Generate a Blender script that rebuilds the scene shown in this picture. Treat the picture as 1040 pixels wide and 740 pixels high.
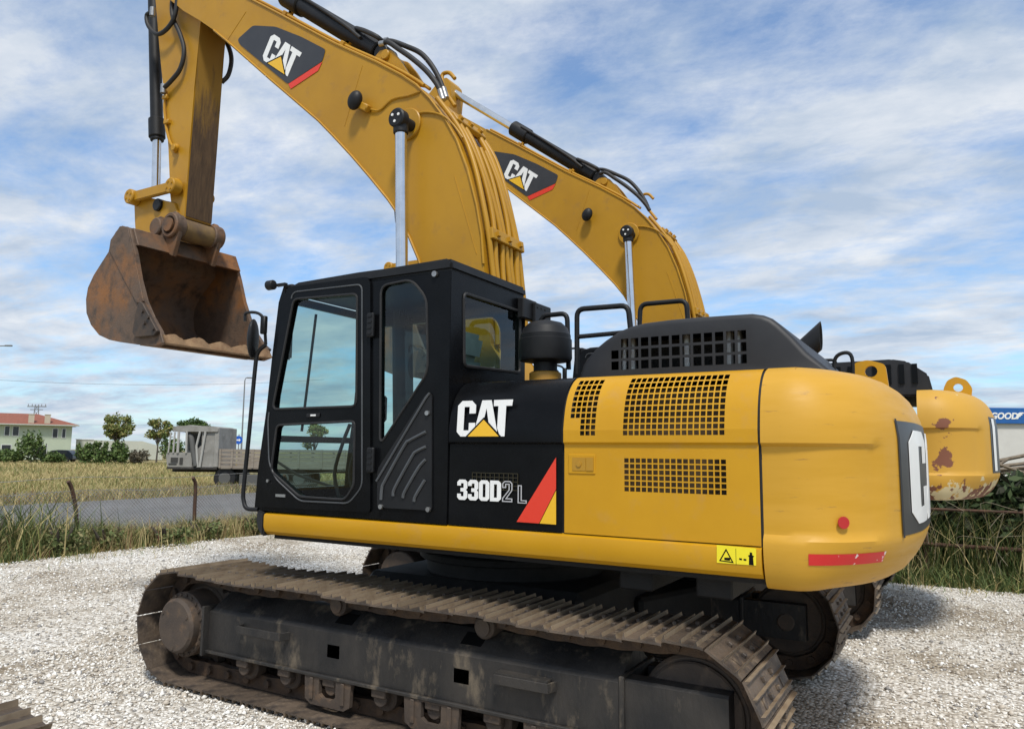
import bpy, bmesh, math, random
import numpy as np
from mathutils import Vector, Matrix, noise
R = math.radians
random.seed(7); rng = np.random.default_rng(7)
for o in list(bpy.data.objects): bpy.data.objects.remove(o)
scene = bpy.context.scene; COL = scene.collection

# ------------------------------------------------------------------ camera
# world: X = along the machine (its front points to -X), Y = away from the camera, Z = up
YAW, PITCH, ROLL, FPX = R(120.4), R(6.69), R(0.53), 757.0
CAM = Vector((0, 0, 1.8))
fw = Vector((math.cos(PITCH)*math.cos(YAW), math.cos(PITCH)*math.sin(YAW), math.sin(PITCH)))
rt0 = Vector((math.sin(YAW), -math.cos(YAW), 0)); up0 = rt0.cross(fw)
rt = rt0*math.cos(ROLL) + up0*math.sin(ROLL); up = -rt0*math.sin(ROLL) + up0*math.cos(ROLL)
cd = bpy.data.cameras.new('camera'); cam = bpy.data.objects.new('camera', cd); COL.objects.link(cam)
cam.matrix_world = Matrix(((rt.x, up.x, -fw.x, CAM.x), (rt.y, up.y, -fw.y, CAM.y), (rt.z, up.z, -fw.z, CAM.z), (0, 0, 0, 1)))
cd.sensor_width = 36; cd.lens = 36*FPX/1040; cd.clip_start = 0.05; cd.clip_end = 2000
scene.camera = cam
def ray(x, y): return fw + rt*((x-520)/FPX) - up*((y-370)/FPX)
def P(x, y, Y):                       # photograph position -> point on the vertical plane at distance Y
    d = ray(x, y); return CAM + d*((Y-CAM.y)/d.y)
def XZ(x, y, Y):
    p = P(x, y, Y); return (p.x, p.z)
def G(x, y, z=0.0):
    d = ray(x, y); return CAM + d*((z-CAM.z)/d.z)
def at(x, depth, z=0.0):              # ground spot in the direction of column x, at a distance along the axis
    d = fw + rt*((x-520)/FPX); d = Vector((d.x, d.y, 0)); 
    k = depth/(d.dot(Vector((fw.x, fw.y, 0)).normalized())); p = CAM + d*k; return Vector((p.x, p.y, z))

# ------------------------------------------------------------------ light, sky, exposure
SUN = Vector((0.30, -0.42, 0.86)).normalized()
w = bpy.data.worlds.new('World'); scene.world = w; w.use_nodes = True
nt = w.node_tree; nt.nodes.clear(); N = nt.nodes.new; L = nt.links.new
sky = N('ShaderNodeTexSky'); sky.sky_type = 'NISHITA'; sky.sun_disc = False
sky.sun_elevation = math.asin(SUN.z); sky.sun_rotation = math.atan2(SUN.x, SUN.y)
sky.air_density = 1.0; sky.dust_density = 0.6; sky.ozone_density = 2.0
tc = N('ShaderNodeTexCoord'); sep = N('ShaderNodeSeparateXYZ'); L(tc.outputs['Generated'], sep.inputs[0])
def vmath(op, a, b=None):
    n = N('ShaderNodeMath'); n.operation = op
    for i, v in enumerate((a, b)):
        if v is None: continue
        if isinstance(v, (int, float)): n.inputs[i].default_value = v
        else: L(v, n.inputs[i])
    return n.outputs[0]
zz = vmath('ADD', vmath('MAXIMUM', sep.outputs['Z'], 0.0), 0.16)
comb = N('ShaderNodeCombineXYZ'); L(vmath('DIVIDE', sep.outputs['X'], zz), comb.inputs[0]); L(vmath('DIVIDE', sep.outputs['Y'], zz), comb.inputs[1])
mp = N('ShaderNodeMapping'); L(comb.outputs[0], mp.inputs[0]); mp.inputs['Rotation'].default_value = (0, 0, R(-25)); mp.inputs['Scale'].default_value = (0.95, 1.35, 1); mp.inputs['Location'].default_value = (3.1, 0.4, 0)
def noise_(scale, det, rough, dist, vec):
    n = N('ShaderNodeTexNoise'); n.inputs['Scale'].default_value = scale; n.inputs['Detail'].default_value = det
    n.inputs['Roughness'].default_value = rough; n.inputs['Distortion'].default_value = dist; L(vec, n.inputs['Vector']); return n.outputs['Fac']
n1 = noise_(1.15, 9, 0.58, 0.25, mp.outputs[0]); n2 = noise_(4.2, 9, 0.66, 0.15, mp.outputs[0])
mixn = vmath('ADD', vmath('MULTIPLY', n1, 0.62), vmath('MULTIPLY', n2, 0.38))
cr = N('ShaderNodeValToRGB'); L(mixn, cr.inputs[0]); cr.color_ramp.elements[0].position = 0.375; cr.color_ramp.elements[1].position = 0.545
cr.color_ramp.elements[0].color = (0.16, 0.16, 0.16, 1); cr.color_ramp.elements[1].color = (0.97, 0.97, 0.97, 1)
# cloud colour: white tops, blue grey bases
n3 = noise_(2.2, 8, 0.6, 0.3, mp.outputs[0])
cc = N('ShaderNodeValToRGB'); L(n3, cc.inputs[0]); cc.color_ramp.elements[0].position = 0.36; cc.color_ramp.elements[1].position = 0.66
cc.color_ramp.elements[0].color = (4.0, 4.9, 6.2, 1); cc.color_ramp.elements[1].color = (7.3, 7.6, 8.0, 1)
tint = N('ShaderNodeMix'); tint.data_type = 'RGBA'; tint.blend_type = 'MULTIPLY'; tint.inputs[0].default_value = 1
L(sky.outputs[0], tint.inputs[6]); tint.inputs[7].default_value = (1.05, 1.38, 1.62, 1)
mx = N('ShaderNodeMix'); mx.data_type = 'RGBA'; L(cr.outputs[0], mx.inputs[0]); L(tint.outputs[2], mx.inputs[6]); L(cc.outputs[0], mx.inputs[7])
bg = N('ShaderNodeBackground'); bg.inputs[1].default_value = 0.115; L(mx.outputs[2], bg.inputs[0])
ow = N('ShaderNodeOutputWorld'); L(bg.outputs[0], ow.inputs[0])
sd = bpy.data.lights.new('sun', 'SUN'); sd.energy = 3.3; sd.angle = R(9); sd.color = (1, 0.95, 0.87)
so = bpy.data.objects.new('sun', sd); COL.objects.link(so); so.rotation_euler = SUN.to_track_quat('Z', 'Y').to_euler(); so.location = (0, 0, 30)
vs = scene.view_settings; vs.view_transform = 'Standard'; vs.look = 'None'; vs.exposure = 0.0; vs.gamma = 1; vs.use_curve_mapping = False

# ------------------------------------------------------------------ materials
MATS = {}
def mat(name, c1, c2=None, rough=0.5, metal=0.0, scale=4.0, lo=0.4, hi=0.65, c3=None, s3=30.0, lo3=0.55, hi3=0.7, bump=0.0, bscale=60.0, rvar=0.0, stretch=(1, 1, 1), coat=0.0, rnd=0.0, spec=0.5):
    m = bpy.data.materials.new(name); m.use_nodes = True; t = m.node_tree; b = t.nodes['Principled BSDF']
    b.inputs['Roughness'].default_value = rough; b.inputs['Metallic'].default_value = metal; b.inputs['Coat Weight'].default_value = coat
    b.inputs['Specular IOR Level'].default_value = spec
    tcn = t.nodes.new('ShaderNodeTexCoord'); mpn = t.nodes.new('ShaderNodeMapping'); t.links.new(tcn.outputs['Object'], mpn.inputs[0]); mpn.inputs['Scale'].default_value = stretch
    def nz(s, d=6, r=0.6):
        n = t.nodes.new('ShaderNodeTexNoise'); n.inputs['Scale'].default_value = s; n.inputs['Detail'].default_value = d; n.inputs['Roughness'].default_value = r
        t.links.new(mpn.outputs[0], n.inputs['Vector']); return n.outputs['Fac']
    def ramp(f, a, bb):
        r = t.nodes.new('ShaderNodeMapRange'); r.inputs[1].default_value = a; r.inputs[2].default_value = bb; t.links.new(f, r.inputs[0]); return r.outputs[0]
    def mixc(f, a, bb):
        x = t.nodes.new('ShaderNodeMix'); x.data_type = 'RGBA'
        t.links.new(f, x.inputs[0])
        for i, v in ((6, a), (7, bb)):
            if isinstance(v, tuple): x.inputs[i].default_value = (*v, 1)
            else: t.links.new(v, x.inputs[i])
        return x.outputs[2]
    col = c1
    if c2: col = mixc(ramp(nz(scale), lo, hi), col, c2)
    if c3: col = mixc(ramp(nz(s3, 8, 0.65), lo3, hi3), col, c3)
    if rnd:
        oi = t.nodes.new('ShaderNodeObjectInfo'); hs = t.nodes.new('ShaderNodeHueSaturation')
        t.links.new(ramp(oi.outputs['Random'], 0, 1), hs.inputs['Value'])
        r_ = hs.inputs['Value'].links[0].from_node; r_.inputs[3].default_value = 1-rnd; r_.inputs[4].default_value = 1+rnd
        if isinstance(col, tuple): hs.inputs['Color'].default_value = (*col, 1)
        else: t.links.new(col, hs.inputs['Color'])
        col = hs.outputs[0]
    if isinstance(col, tuple): b.inputs['Base Color'].default_value = (*col, 1)
    else: t.links.new(col, b.inputs['Base Color'])
    if rvar:
        rr = t.nodes.new('ShaderNodeMapRange'); t.links.new(nz(scale*2.5), rr.inputs[0]); rr.inputs[1].default_value = 0.3; rr.inputs[2].default_value = 0.7
        rr.inputs[3].default_value = max(rough-rvar, 0.03); rr.inputs[4].default_value = min(rough+rvar, 1); t.links.new(rr.outputs[0], b.inputs['Roughness'])
    if bump:
        bn = t.nodes.new('ShaderNodeBump'); bn.inputs['Strength'].default_value = bump; bn.inputs['Distance'].default_value = 0.02
        t.links.new(nz(bscale, 8), bn.inputs['Height']); t.links.new(bn.outputs[0], b.inputs['Normal'])
    MATS[name] = m; return m
yellow = mat('yellow_paint', (0.53, 0.268, 0.007), (0.575, 0.298, 0.010), rough=0.40, spec=0.35, scale=1.4, c3=(0.50, 0.27, 0.05), s3=5, lo3=0.56, hi3=0.78, bump=0.03, bscale=140, rvar=0.08)
cwyel = mat('counterweight_paint', (0.58, 0.312, 0.030), (0.54, 0.285, 0.018), rough=0.48, spec=0.35, scale=1.1, c3=(0.32, 0.17, 0.045), s3=3.2, lo3=0.625, hi3=0.72, bump=0.05, bscale=60, rvar=0.08, stretch=(1.3, 1.3, 9))
boomyel = mat('boom_paint', (0.46, 0.238, 0.014), (0.40, 0.203, 0.014), rough=0.45, spec=0.35, scale=1.3, c3=(0.32, 0.17, 0.04), s3=5, lo3=0.58, hi3=0.8, bump=0.03, bscale=90, rvar=0.08)
wornyel = mat('worn_yellow_paint', (0.58, 0.32, 0.04), (0.62, 0.36, 0.06), rough=0.6, scale=2, c3=(0.20, 0.08, 0.035), s3=7, lo3=0.66, hi3=0.70, bump=0.15, bscale=30)
black = mat('black_paint', (0.0035, 0.0038, 0.0045), (0.006, 0.0065, 0.0075), rough=0.27, scale=3, rvar=0.08, spec=0.13)
matte = mat('matte_black', (0.009, 0.0095, 0.0105), (0.014, 0.0145, 0.016), rough=0.5, spec=0.3, scale=5, bump=0.04, bscale=200)
hoodb = mat('dark_grey_plastic', (0.018, 0.019, 0.022), (0.025, 0.026, 0.029), spec=0.35, rough=0.5, scale=3, bump=0.05, bscale=220)
rubber = mat('black_rubber', (0.012, 0.012, 0.013), (0.02, 0.019, 0.018), rough=0.6, scale=8)
dark = mat('greasy_dark_steel', (0.005, 0.0048, 0.0045), (0.012, 0.0105, 0.009), rough=0.75, scale=5, bump=0.2)
frame_m = mat('dusty_track_frame', (0.012, 0.012, 0.0125), (0.046, 0.040, 0.034), rough=0.6, scale=2.4, lo=0.38, hi=0.68, c3=(0.22, 0.175, 0.12), s3=6.5, lo3=0.55, hi3=0.78, bump=0.35, bscale=25, stretch=(1, 1, 0.45), rvar=0.12)
ridge_m = mat('polished_grouser', (0.30, 0.235, 0.16), (0.20, 0.145, 0.095), rough=0.5, metal=0.25, scale=9, rnd=0.2)
shoe_m = mat('worn_track_steel', (0.12, 0.09, 0.066), (0.055, 0.044, 0.037), rough=0.6, metal=0.2, scale=6, lo=0.42, hi=0.6, c3=(0.22, 0.165, 0.11), s3=16, lo3=0.55, hi3=0.74, bump=0.3, bscale=40, rnd=0.25, rvar=0.12)
chain_m = mat('rusty_chain', (0.06, 0.04, 0.028), (0.11, 0.065, 0.035), rough=0.8, scale=9, bump=0.3)
rim_m = mat('rusty_brown_casting', (0.085, 0.062, 0.045), (0.055, 0.042, 0.034), rough=0.75, scale=5, c3=(0.14, 0.09, 0.055), s3=9, bump=0.25, bscale=30)
rust = mat('rusty_bucket_steel', (0.135, 0.090, 0.062), (0.27, 0.115, 0.035), rough=0.68, metal=0.2, scale=1.5, lo=0.46, hi=0.64, c3=(0.065, 0.05, 0.04), s3=7, lo3=0.48, hi3=0.72, bump=0.25, bscale=30, rvar=0.12)
rustin = mat('rusty_bucket_inside', (0.14, 0.10, 0.075), (0.23, 0.115, 0.05), rough=0.75, metal=0.1, scale=2.4, c3=(0.05, 0.036, 0.028), s3=7, lo3=0.5, hi3=0.7, bump=0.3, bscale=30)
edge_m = mat('worn_cutting_edge', (0.30, 0.19, 0.10), (0.19, 0.105, 0.05), rough=0.6, metal=0.3, scale=8, bump=0.3, bscale=30)
chrome = mat('chrome_rod', (0.72, 0.73, 0.74), (0.6, 0.61, 0.62), rough=0.16, metal=1.0, scale=6)
steel = mat('bare_steel', (0.42, 0.42, 0.41), (0.3, 0.29, 0.28), rough=0.4, metal=0.9, scale=12)
white = mat('white_vinyl', (0.82, 0.82, 0.80), rough=0.35)
yvinyl = mat('yellow_vinyl', (0.80, 0.46, 0.02), rough=0.35)
red = mat('red_vinyl', (0.72, 0.045, 0.02), rough=0.35)
redw = mat('worn_red_tape', (0.62, 0.02, 0.02), (0.78, 0.66, 0.60), rough=0.4, scale=11, lo=0.585, hi=0.60)
decalk = mat('charcoal_decal', (0.03, 0.03, 0.033), (0.038, 0.038, 0.04), rough=0.4)
warny = mat('warning_yellow', (0.85, 0.72, 0.02), rough=0.4)
seatm = mat('grey_seat_cloth', (0.34, 0.36, 0.34), (0.42, 0.44, 0.42), rough=0.85, scale=10)
cream = mat('cream_panel', (0.55, 0.50, 0.36), (0.5, 0.46, 0.34), rough=0.7)
greyd = mat('grey_trim', (0.06, 0.065, 0.07), (0.08, 0.085, 0.09), rough=0.45)
def glass(name, tint, refl=0.9):
    m = bpy.data.materials.new(name); m.use_nodes = True; t = m.node_tree; t.nodes.clear()
    a = t.nodes.new('ShaderNodeBsdfTransparent'); a.inputs[0].default_value = (*tint, 1)
    g = t.nodes.new('ShaderNodeBsdfGlossy'); g.inputs['Roughness'].default_value = 0.02
    lw = t.nodes.new('ShaderNodeLayerWeight'); lw.inputs[0].default_value = 0.5; pw = t.nodes.new('ShaderNodeMath'); pw.operation = 'POWER'; pw.inputs[1].default_value = 4.0; t.links.new(lw.outputs['Facing'], pw.inputs[0])
    f = t.nodes.new('ShaderNodeMath'); f.operation = 'MULTIPLY_ADD'; t.links.new(pw.outputs[0], f.inputs[0]); f.inputs[1].default_value = 0.75; f.inputs[2].default_value = 0.045
    x = t.nodes.new('ShaderNodeMixShader'); o = t.nodes.new('ShaderNodeOutputMaterial')
    t.links.new(f.outputs[0], x.inputs[0]); t.links.new(a.outputs[0], x.inputs[1]); t.links.new(g.outputs[0], x.inputs[2]); t.links.new(x.outputs[0], o.inputs[0]); return m
glassm = glass('tinted_cab_glass', (0.66, 0.80, 0.78)); glassd = glass('dark_cab_glass', (0.55, 0.66, 0.64))

# ------------------------------------------------------------------ mesh helpers
def tag(o, label=None, cat=None, group=None, kind=None):
    if label: o['label'] = label
    if cat: o['category'] = cat
    if group: o['group'] = group
    if kind: o['kind'] = kind
    return o
def thing(name, label, cat, loc=(0, 0, 0), rz=0, group=None):
    o = bpy.data.objects.new(name, None); COL.objects.link(o); o.location = loc; o.rotation_euler = (0, 0, rz); o.empty_display_size = 0.2
    return tag(o, label, cat, group)
ROOTLOC = {}
def obj(name, bm, m, parent=None, smooth=None, label=None, local=False):
    """link a bmesh as one object; geometry in world space unless local (then in the parent's frame)"""
    me = bpy.data.meshes.new(name)
    bmesh.ops.recalc_face_normals(bm, faces=bm.faces[:])
    bm.to_mesh(me); bm.free()
    o = bpy.data.objects.new(name, me); COL.objects.link(o)
    for k in (m if isinstance(m, (list, tuple)) else [m]): me.materials.append(k)
    if parent is not None:
        o.parent = parent
        if not local and parent.type == 'EMPTY' and parent.parent is None: o.location = -parent.location
    if smooth is not None:
        for p in me.polygons: p.use_smooth = True
        try: me.set_sharp_from_angle(angle=R(smooth))
        except Exception: pass
    if label: o['label'] = label
    return o
def B(): return bmesh.new()
def prism(bm, poly, y0, y1, bev=0.0, seg=1):
    """polygon given as (x,z), extruded from y0 to y1"""
    a = [bm.verts.new((x, y0, z)) for x, z in poly]; b = [bm.verts.new((x, y1, z)) for x, z in poly]
    n = len(poly); fs = [bm.faces.new(a), bm.faces.new(b[::-1])]
    for i in range(n): fs.append(bm.faces.new((a[i], b[i], b[(i+1) % n], a[(i+1) % n])))
    if bev:
        es = {e for f in fs for e in f.edges}; bmesh.ops.bevel(bm, geom=list(es), offset=bev, segments=seg, affect='EDGES', clamp_overlap=True)
def box(bm, c, s, rz=0.0, bev=0.0, ry=0.0, rx=0.0, seg=1):
    r = bmesh.ops.create_cube(bm, size=1.0); vs_ = r['verts']
    M = Matrix.Translation(c) @ Matrix.Rotation(rz, 4, 'Z') @ Matrix.Rotation(ry, 4, 'Y') @ Matrix.Rotation(rx, 4, 'X') @ Matrix.Diagonal((*s, 1))
    bmesh.ops.transform(bm, matrix=M, verts=vs_)
    if bev:
        es = {e for v in vs_ for e in v.link_edges}; bmesh.ops.bevel(bm, geom=list(es), offset=bev, segments=seg, affect='EDGES', clamp_overlap=True)
def smoothpath(pts, n=6):
    pts = [Vector(p) for p in pts]
    if len(pts) < 3: return pts
    ext = [pts[0]*2-pts[1]] + pts + [pts[-1]*2-pts[-2]]; out = []
    for i in range(1, len(ext)-2):
        p0, p1, p2, p3 = ext[i-1:i+3]
        for k in range(n):
            t = k/n; out.append(0.5*((2*p1)+(p2-p0)*t+(2*p0-5*p1+4*p2-p3)*t*t+(3*p1-p0-3*p2+p3)*t**3))
    out.append(pts[-1]); return out
def tube(bm, pts, r, seg=8, cap=True):
    pts = [Vector(p) for p in pts]; n = len(pts); rs = r if isinstance(r, (list, tuple)) else [r]*n
    tg = [(pts[min(i+1, n-1)]-pts[max(i-1, 0)]).normalized() for i in range(n)]
    u = tg[0].orthogonal().normalized(); rings = []
    for i in range(n):
        u = (u-tg[i]*u.dot(tg[i])).normalized(); v = tg[i].cross(u)
        rings.append([bm.verts.new(pts[i]+(u*math.cos(2*math.pi*k/seg)+v*math.sin(2*math.pi*k/seg))*rs[i]) for k in range(seg)])
    for a, b in zip(rings, rings[1:]):
        for k in range(seg): bm.faces.new((a[k], a[(k+1) % seg], b[(k+1) % seg], b[k]))
    if cap: bm.faces.new(rings[0][::-1]); bm.faces.new(rings[-1])
def cyl(bm, p0, p1, r, seg=24, bev=0.0):
    p0, p1 = Vector(p0), Vector(p1); d = p1-p0; l = d.length; d.normalize()
    if bev: tube(bm, [p0, p0+d*0.0005, p0+d*bev, p1-d*bev, p1-d*0.0005, p1], [r-bev, r-bev, r, r, r-bev, r-bev], seg)
    else: tube(bm, [p0, p1], r, seg)
def holes_panel(bm, outer, holes, fn, thick=None):
    """flat sheet with cut-outs; loops in 2-D, fn maps to 3-D; thick = extrusion vector"""
    es = []
    for lp in [outer]+holes:
        v = [bm.verts.new(fn(*p)) for p in lp]
        for i in range(len(v)): es.append(bm.edges.new((v[i], v[(i+1) % len(v)])))
    r = bmesh.ops.triangle_fill(bm, use_beauty=True, use_dissolve=False, edges=es)
    fs = [g for g in r['geom'] if isinstance(g, bmesh.types.BMFace)]
    if thick is not None:
        e = bmesh.ops.extrude_face_region(bm, geom=fs)
        bmesh.ops.translate(bm, verts=[g for g in e['geom'] if isinstance(g, bmesh.types.BMVert)], vec=thick)
def roundpoly(pts, r, n=4):
    """round the corners of a 2-D polygon"""
    out = []; m = len(pts)
    for i in range(m):
        p = Vector(pts[i]); a = Vector(pts[i-1])-p; b = Vector(pts[(i+1) % m])-p
        q = min(r, a.length*0.45, b.length*0.45); A = p+a.normalized()*q; Bq = p+b.normalized()*q
        for k in range(n+1):
            t = k/n; out.append(tuple(A*(1-t)**2+p*2*t*(1-t)+Bq*t*t))
    return out
def inset_poly(pts, d):
    m = len(pts); out = []
    ar = sum(pts[i][0]*pts[(i+1) % m][1]-pts[(i+1) % m][0]*pts[i][1] for i in range(m)); s = 1 if ar > 0 else -1
    for i in range(m):
        p = Vector(pts[i]); e1 = (p-Vector(pts[i-1])).normalized(); e2 = (Vector(pts[(i+1) % m])-p).normalized()
        n1 = Vector((-e1.y, e1.x))*s; n2 = Vector((-e2.y, e2.x))*s; k = n1+n2; k = k/max(k.dot(n1), 0.3)
        out.append(tuple(p+k*d))
    return out
def dup(root, loc, label=None, skip=()):
    r = root.copy(); COL.objects.link(r); r.location = loc
    if label: r['label'] = label
    kids = list(root.children)
    for ch in kids:
        if ch.name.split('.')[0] in skip: continue
        c = ch.copy(); COL.objects.link(c); c.parent = r
        for g in list(ch.children):
            d = g.copy(); COL.objects.link(d); d.parent = c
    return r

# lettering: bold condensed capitals drawn as polygons (height 1)
GL = {
 'C': (0.52, [(.52, .38), (.52, .13), (.40, 0), (.12, 0), (0, .13), (0, .87), (.12, 1), (.40, 1), (.52, .87), (.52, .64), (.34, .64), (.34, .83), (.19, .83), (.19, .17), (.34, .17), (.34, .38)], []),
 'A': (0.70, [(.0, 0), (.22, 1), (.48, 1), (.70, 0), (.50, 0), (.35, .78), (.20, 0)], []),
 'T': (0.52, [(0, .83), (0, 1), (.52, 1), (.50, .83), (.34, .83), (.33, 0), (.21, 0), (.12, .22), (.13, .83)], []),
 '3': (0.55, [(0, .30), (0, .12), (.12, 0), (.43, 0), (.55, .12), (.55, .42), (.47, .5), (.55, .58), (.55, .88), (.43, 1), (.12, 1), (0, .88), (0, .70), (.2, .70), (.2, .82), (.35, .82), (.35, .59), (.18, .59), (.18, .41), (.35, .41), (.35, .18), (.2, .18), (.2, .30)], []),
 '0': (0.55, [(0, .12), (.12, 0), (.43, 0), (.55, .12), (.55, .88), (.43, 1), (.12, 1), (0, .88)], [[(.2, .18), (.35, .18), (.35, .82), (.2, .82)]]),
 'D': (0.57, [(0, 0), (.43, 0), (.57, .13), (.57, .87), (.43, 1), (0, 1)], [[(.2, .18), (.36, .18), (.36, .82), (.2, .82)]]),
 '2': (0.55, [(0, 0), (.52, 0), (.52, .18), (.25, .18), (.52, .55), (.52, .88), (.4, 1), (.12, 1), (0, .88), (0, .66), (.2, .66), (.2, .82), (.33, .82), (.33, .58), (0, .17)], []),
 'L': (0.45, [(0, 0), (.45, 0), (.45, .18), (.2, .18), (.2, 1), (0, 1)], []),
}
def letter(bm, ch, fn, thick, ox=0.0, outline=False):
    w_, o, h = GL[ch]; sh = lambda l: [(x+ox, z) for x, z in l]
    holes = [sh(inset_poly(o, 0.05))] if outline else [sh(k) for k in h]
    holes_panel(bm, sh(o), holes, fn, thick)
    return w_
def wordmark(parent, fn, thick, sub=True):
    """the three letter maker's mark with its yellow triangle; fn maps unit space to 3-D"""
    bm = B(); letter(bm, 'C', fn, thick, 0); letter(bm, 'A', fn, thick, 0.47); letter(bm, 'T', fn, thick, 1.02)
    obj('lettering', bm, white, parent)
    t2 = Vector(thick)*1.6; bm = B(); holes_panel(bm, [(.25, -.02), (1.28, -.02), (.76, .53)], [], fn, t2); obj('emblem_outline', bm, black, parent)
    t3 = Vector(thick)*2.2; bm = B(); holes_panel(bm, [(.33, 0), (1.20, 0), (.76, .46)], [], fn, t3); obj('emblem', bm, yvinyl, parent)

# ================================================================== GROUND
def gmat(name, builder):
    m = bpy.data.materials.new(name); m.use_nodes = True; t = m.node_tree; b = t.nodes['Principled BSDF']; b.inputs['Roughness'].default_value = 0.9
    b.inputs['Specular IOR Level'].default_value = 0.2
    tcn = t.nodes.new('ShaderNodeTexCoord'); builder(t, b, tcn.outputs['Object']); return m
def tn(t, vec, s, d=6, r=0.6):
    n = t.nodes.new('ShaderNodeTexNoise'); n.inputs['Scale'].default_value = s; n.inputs['Detail'].default_value = d; n.inputs['Roughness'].default_value = r; t.links.new(vec, n.inputs['Vector']); return n.outputs['Fac']
def tramp(t, f, stops):
    r = t.nodes.new('ShaderNodeValToRGB'); t.links.new(f, r.inputs[0]); e = r.color_ramp.elements
    while len(e) < len(stops): e.new(0.5)
    for i, (p, c) in enumerate(stops): e[i].position = p; e[i].color = (*c, 1)
    return r.outputs[0]
def tmix(t, f, a, b, mode='MIX'):
    x = t.nodes.new('ShaderNodeMix'); x.data_type = 'RGBA'; x.blend_type = mode
    for i, v in ((0, f), (6, a), (7, b)):
        if isinstance(v, tuple): x.inputs[i].default_value = (*v, 1)
        elif isinstance(v, (float, int)): x.inputs[i].default_value = v
        else: t.links.new(v, x.inputs[i])
    return x.outputs[2]
def gravel_b(t, b, v):
    vo = t.nodes.new('ShaderNodeTexVoronoi'); vo.inputs['Scale'].default_value = 34; t.links.new(v, vo.inputs['Vector'])
    sepc = t.nodes.new('ShaderNodeSeparateColor'); t.links.new(vo.outputs['Color'], sepc.inputs[0])
    c = tramp(t, sepc.outputs[0], [(0.0, (0.22, 0.19, 0.155)), (0.2, (0.52, 0.48, 0.415)), (0.6, (0.76, 0.725, 0.66)), (1.0, (0.90, 0.88, 0.83))])
    d = tramp(t, vo.outputs['Distance'], [(0.45, (1, 1, 1)), (0.9, (0.62, 0.59, 0.55))])
    c = tmix(t, 1.0, c, d, 'MULTIPLY')
    pt = tramp(t, tn(t, v, 0.55, 5), [(0.36, (0.50, 0.44, 0.36)), (0.48, (0.84, 0.81, 0.76)), (0.60, (1.0, 1.0, 1.0))]); c = tmix(t, 1.0, c, pt, 'MULTIPLY')
    t.links.new(c, b.inputs['Base Color'])
    bn = t.nodes.new('ShaderNodeBump'); bn.inputs['Strength'].default_value = 0.9; bn.inputs['Distance'].default_value = 0.02; bn.invert = True
    t.links.new(vo.outputs['Distance'], bn.inputs['Height']); t.links.new(bn.outputs[0], b.inputs['Normal'])
gravel = gmat('crushed_white_gravel', gravel_b)
def field_b(t, b, v):
    c = tramp(t, tn(t, v, 0.12, 8, 0.65), [(0.32, (0.15, 0.155, 0.050)), (0.48, (0.28, 0.24, 0.10)), (0.68, (0.40, 0.32, 0.15))])
    c = tmix(t, 0.5, c, tramp(t, tn(t, v, 3.0, 6), [(0.3, (0.06, 0.06, 0.025)), (0.7, (0.30, 0.24, 0.11))]))
    t.links.new(c, b.inputs['Base Color'])
field = gmat('dry_meadow_soil', field_b)
def road_b(t, b, v):
    c = tramp(t, tn(t, v, 0.5, 8), [(0.3, (0.12, 0.118, 0.115)), (0.7, (0.19, 0.186, 0.18))])
    c = tmix(t, 0.35, c, tramp(t, tn(t, v, 60, 3), [(0.3, (0.08, 0.08, 0.08)), (0.7, (0.26, 0.255, 0.25))]))
    t.links.new(c, b.inputs['Base Color'])
road_m = gmat('pale_worn_asphalt', road_b)
def sheet(name, poly, z, m, div=None):
    bm = B(); bm.faces.new([bm.verts.new((x, y, z)) for x, y in poly]); o = obj(name, bm, m); return tag(o, kind='structure')
sheet('ground', [(-900, -500), (700, -500), (700, 900), (-900, 900)], -0.06, field)
sheet('road', [(-26.2, -60), (-16.2, -60), (-16.2, 120), (-26.2, 120)], -0.045, road_m)
# yard: ragged outline, slightly uneven
ed = []
for k in range(61): x = -13.0+32*k/60; ed.append((x, 12.15+0.16*noise.noise(Vector((x*0.9, 3, 0)))+0.08*noise.noise(Vector((x*3, 8, 0)))))
ed += [(19, -14)]
for k in range(53): y = -14+26*k/52; ed.append((-12.75+0.35*noise.noise(Vector((y*0.6, 1, 5)))+0.15*noise.noise(Vector((y*2.5, 9, 5)))-(0.5 if y > 9 else 0)*0, y))
sheet('gravel_yard', ed, 0.0, gravel)

# fast triangle soup builder
def soup(name, V, F, mats, midx=None, kind=None, label=None, cat=None, parent=None, smooth=False):
    V = np.asarray(V, np.float32).reshape(-1, 3); F = np.asarray(F, np.int32).reshape(-1, 3)
    me = bpy.data.meshes.new(name); me.vertices.add(len(V)); me.vertices.foreach_set('co', V.ravel())
    me.loops.add(len(F)*3); me.loops.foreach_set('vertex_index', F.ravel())
    me.polygons.add(len(F)); me.polygons.foreach_set('loop_start', np.arange(0, len(F)*3, 3, dtype=np.int32))
    try: me.polygons.foreach_set('loop_total', np.full(len(F), 3, np.int32))
    except Exception: pass
    for m in mats: me.materials.append(m)
    if midx is not None: me.polygons.foreach_set('material_index', np.asarray(midx, np.int32))
    me.update(calc_edges=True); me.validate()
    o = bpy.data.objects.new(name, me); COL.objects.link(o)
    if parent is not None: o.parent = parent
    return tag(o, label, cat, None, kind)
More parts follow.
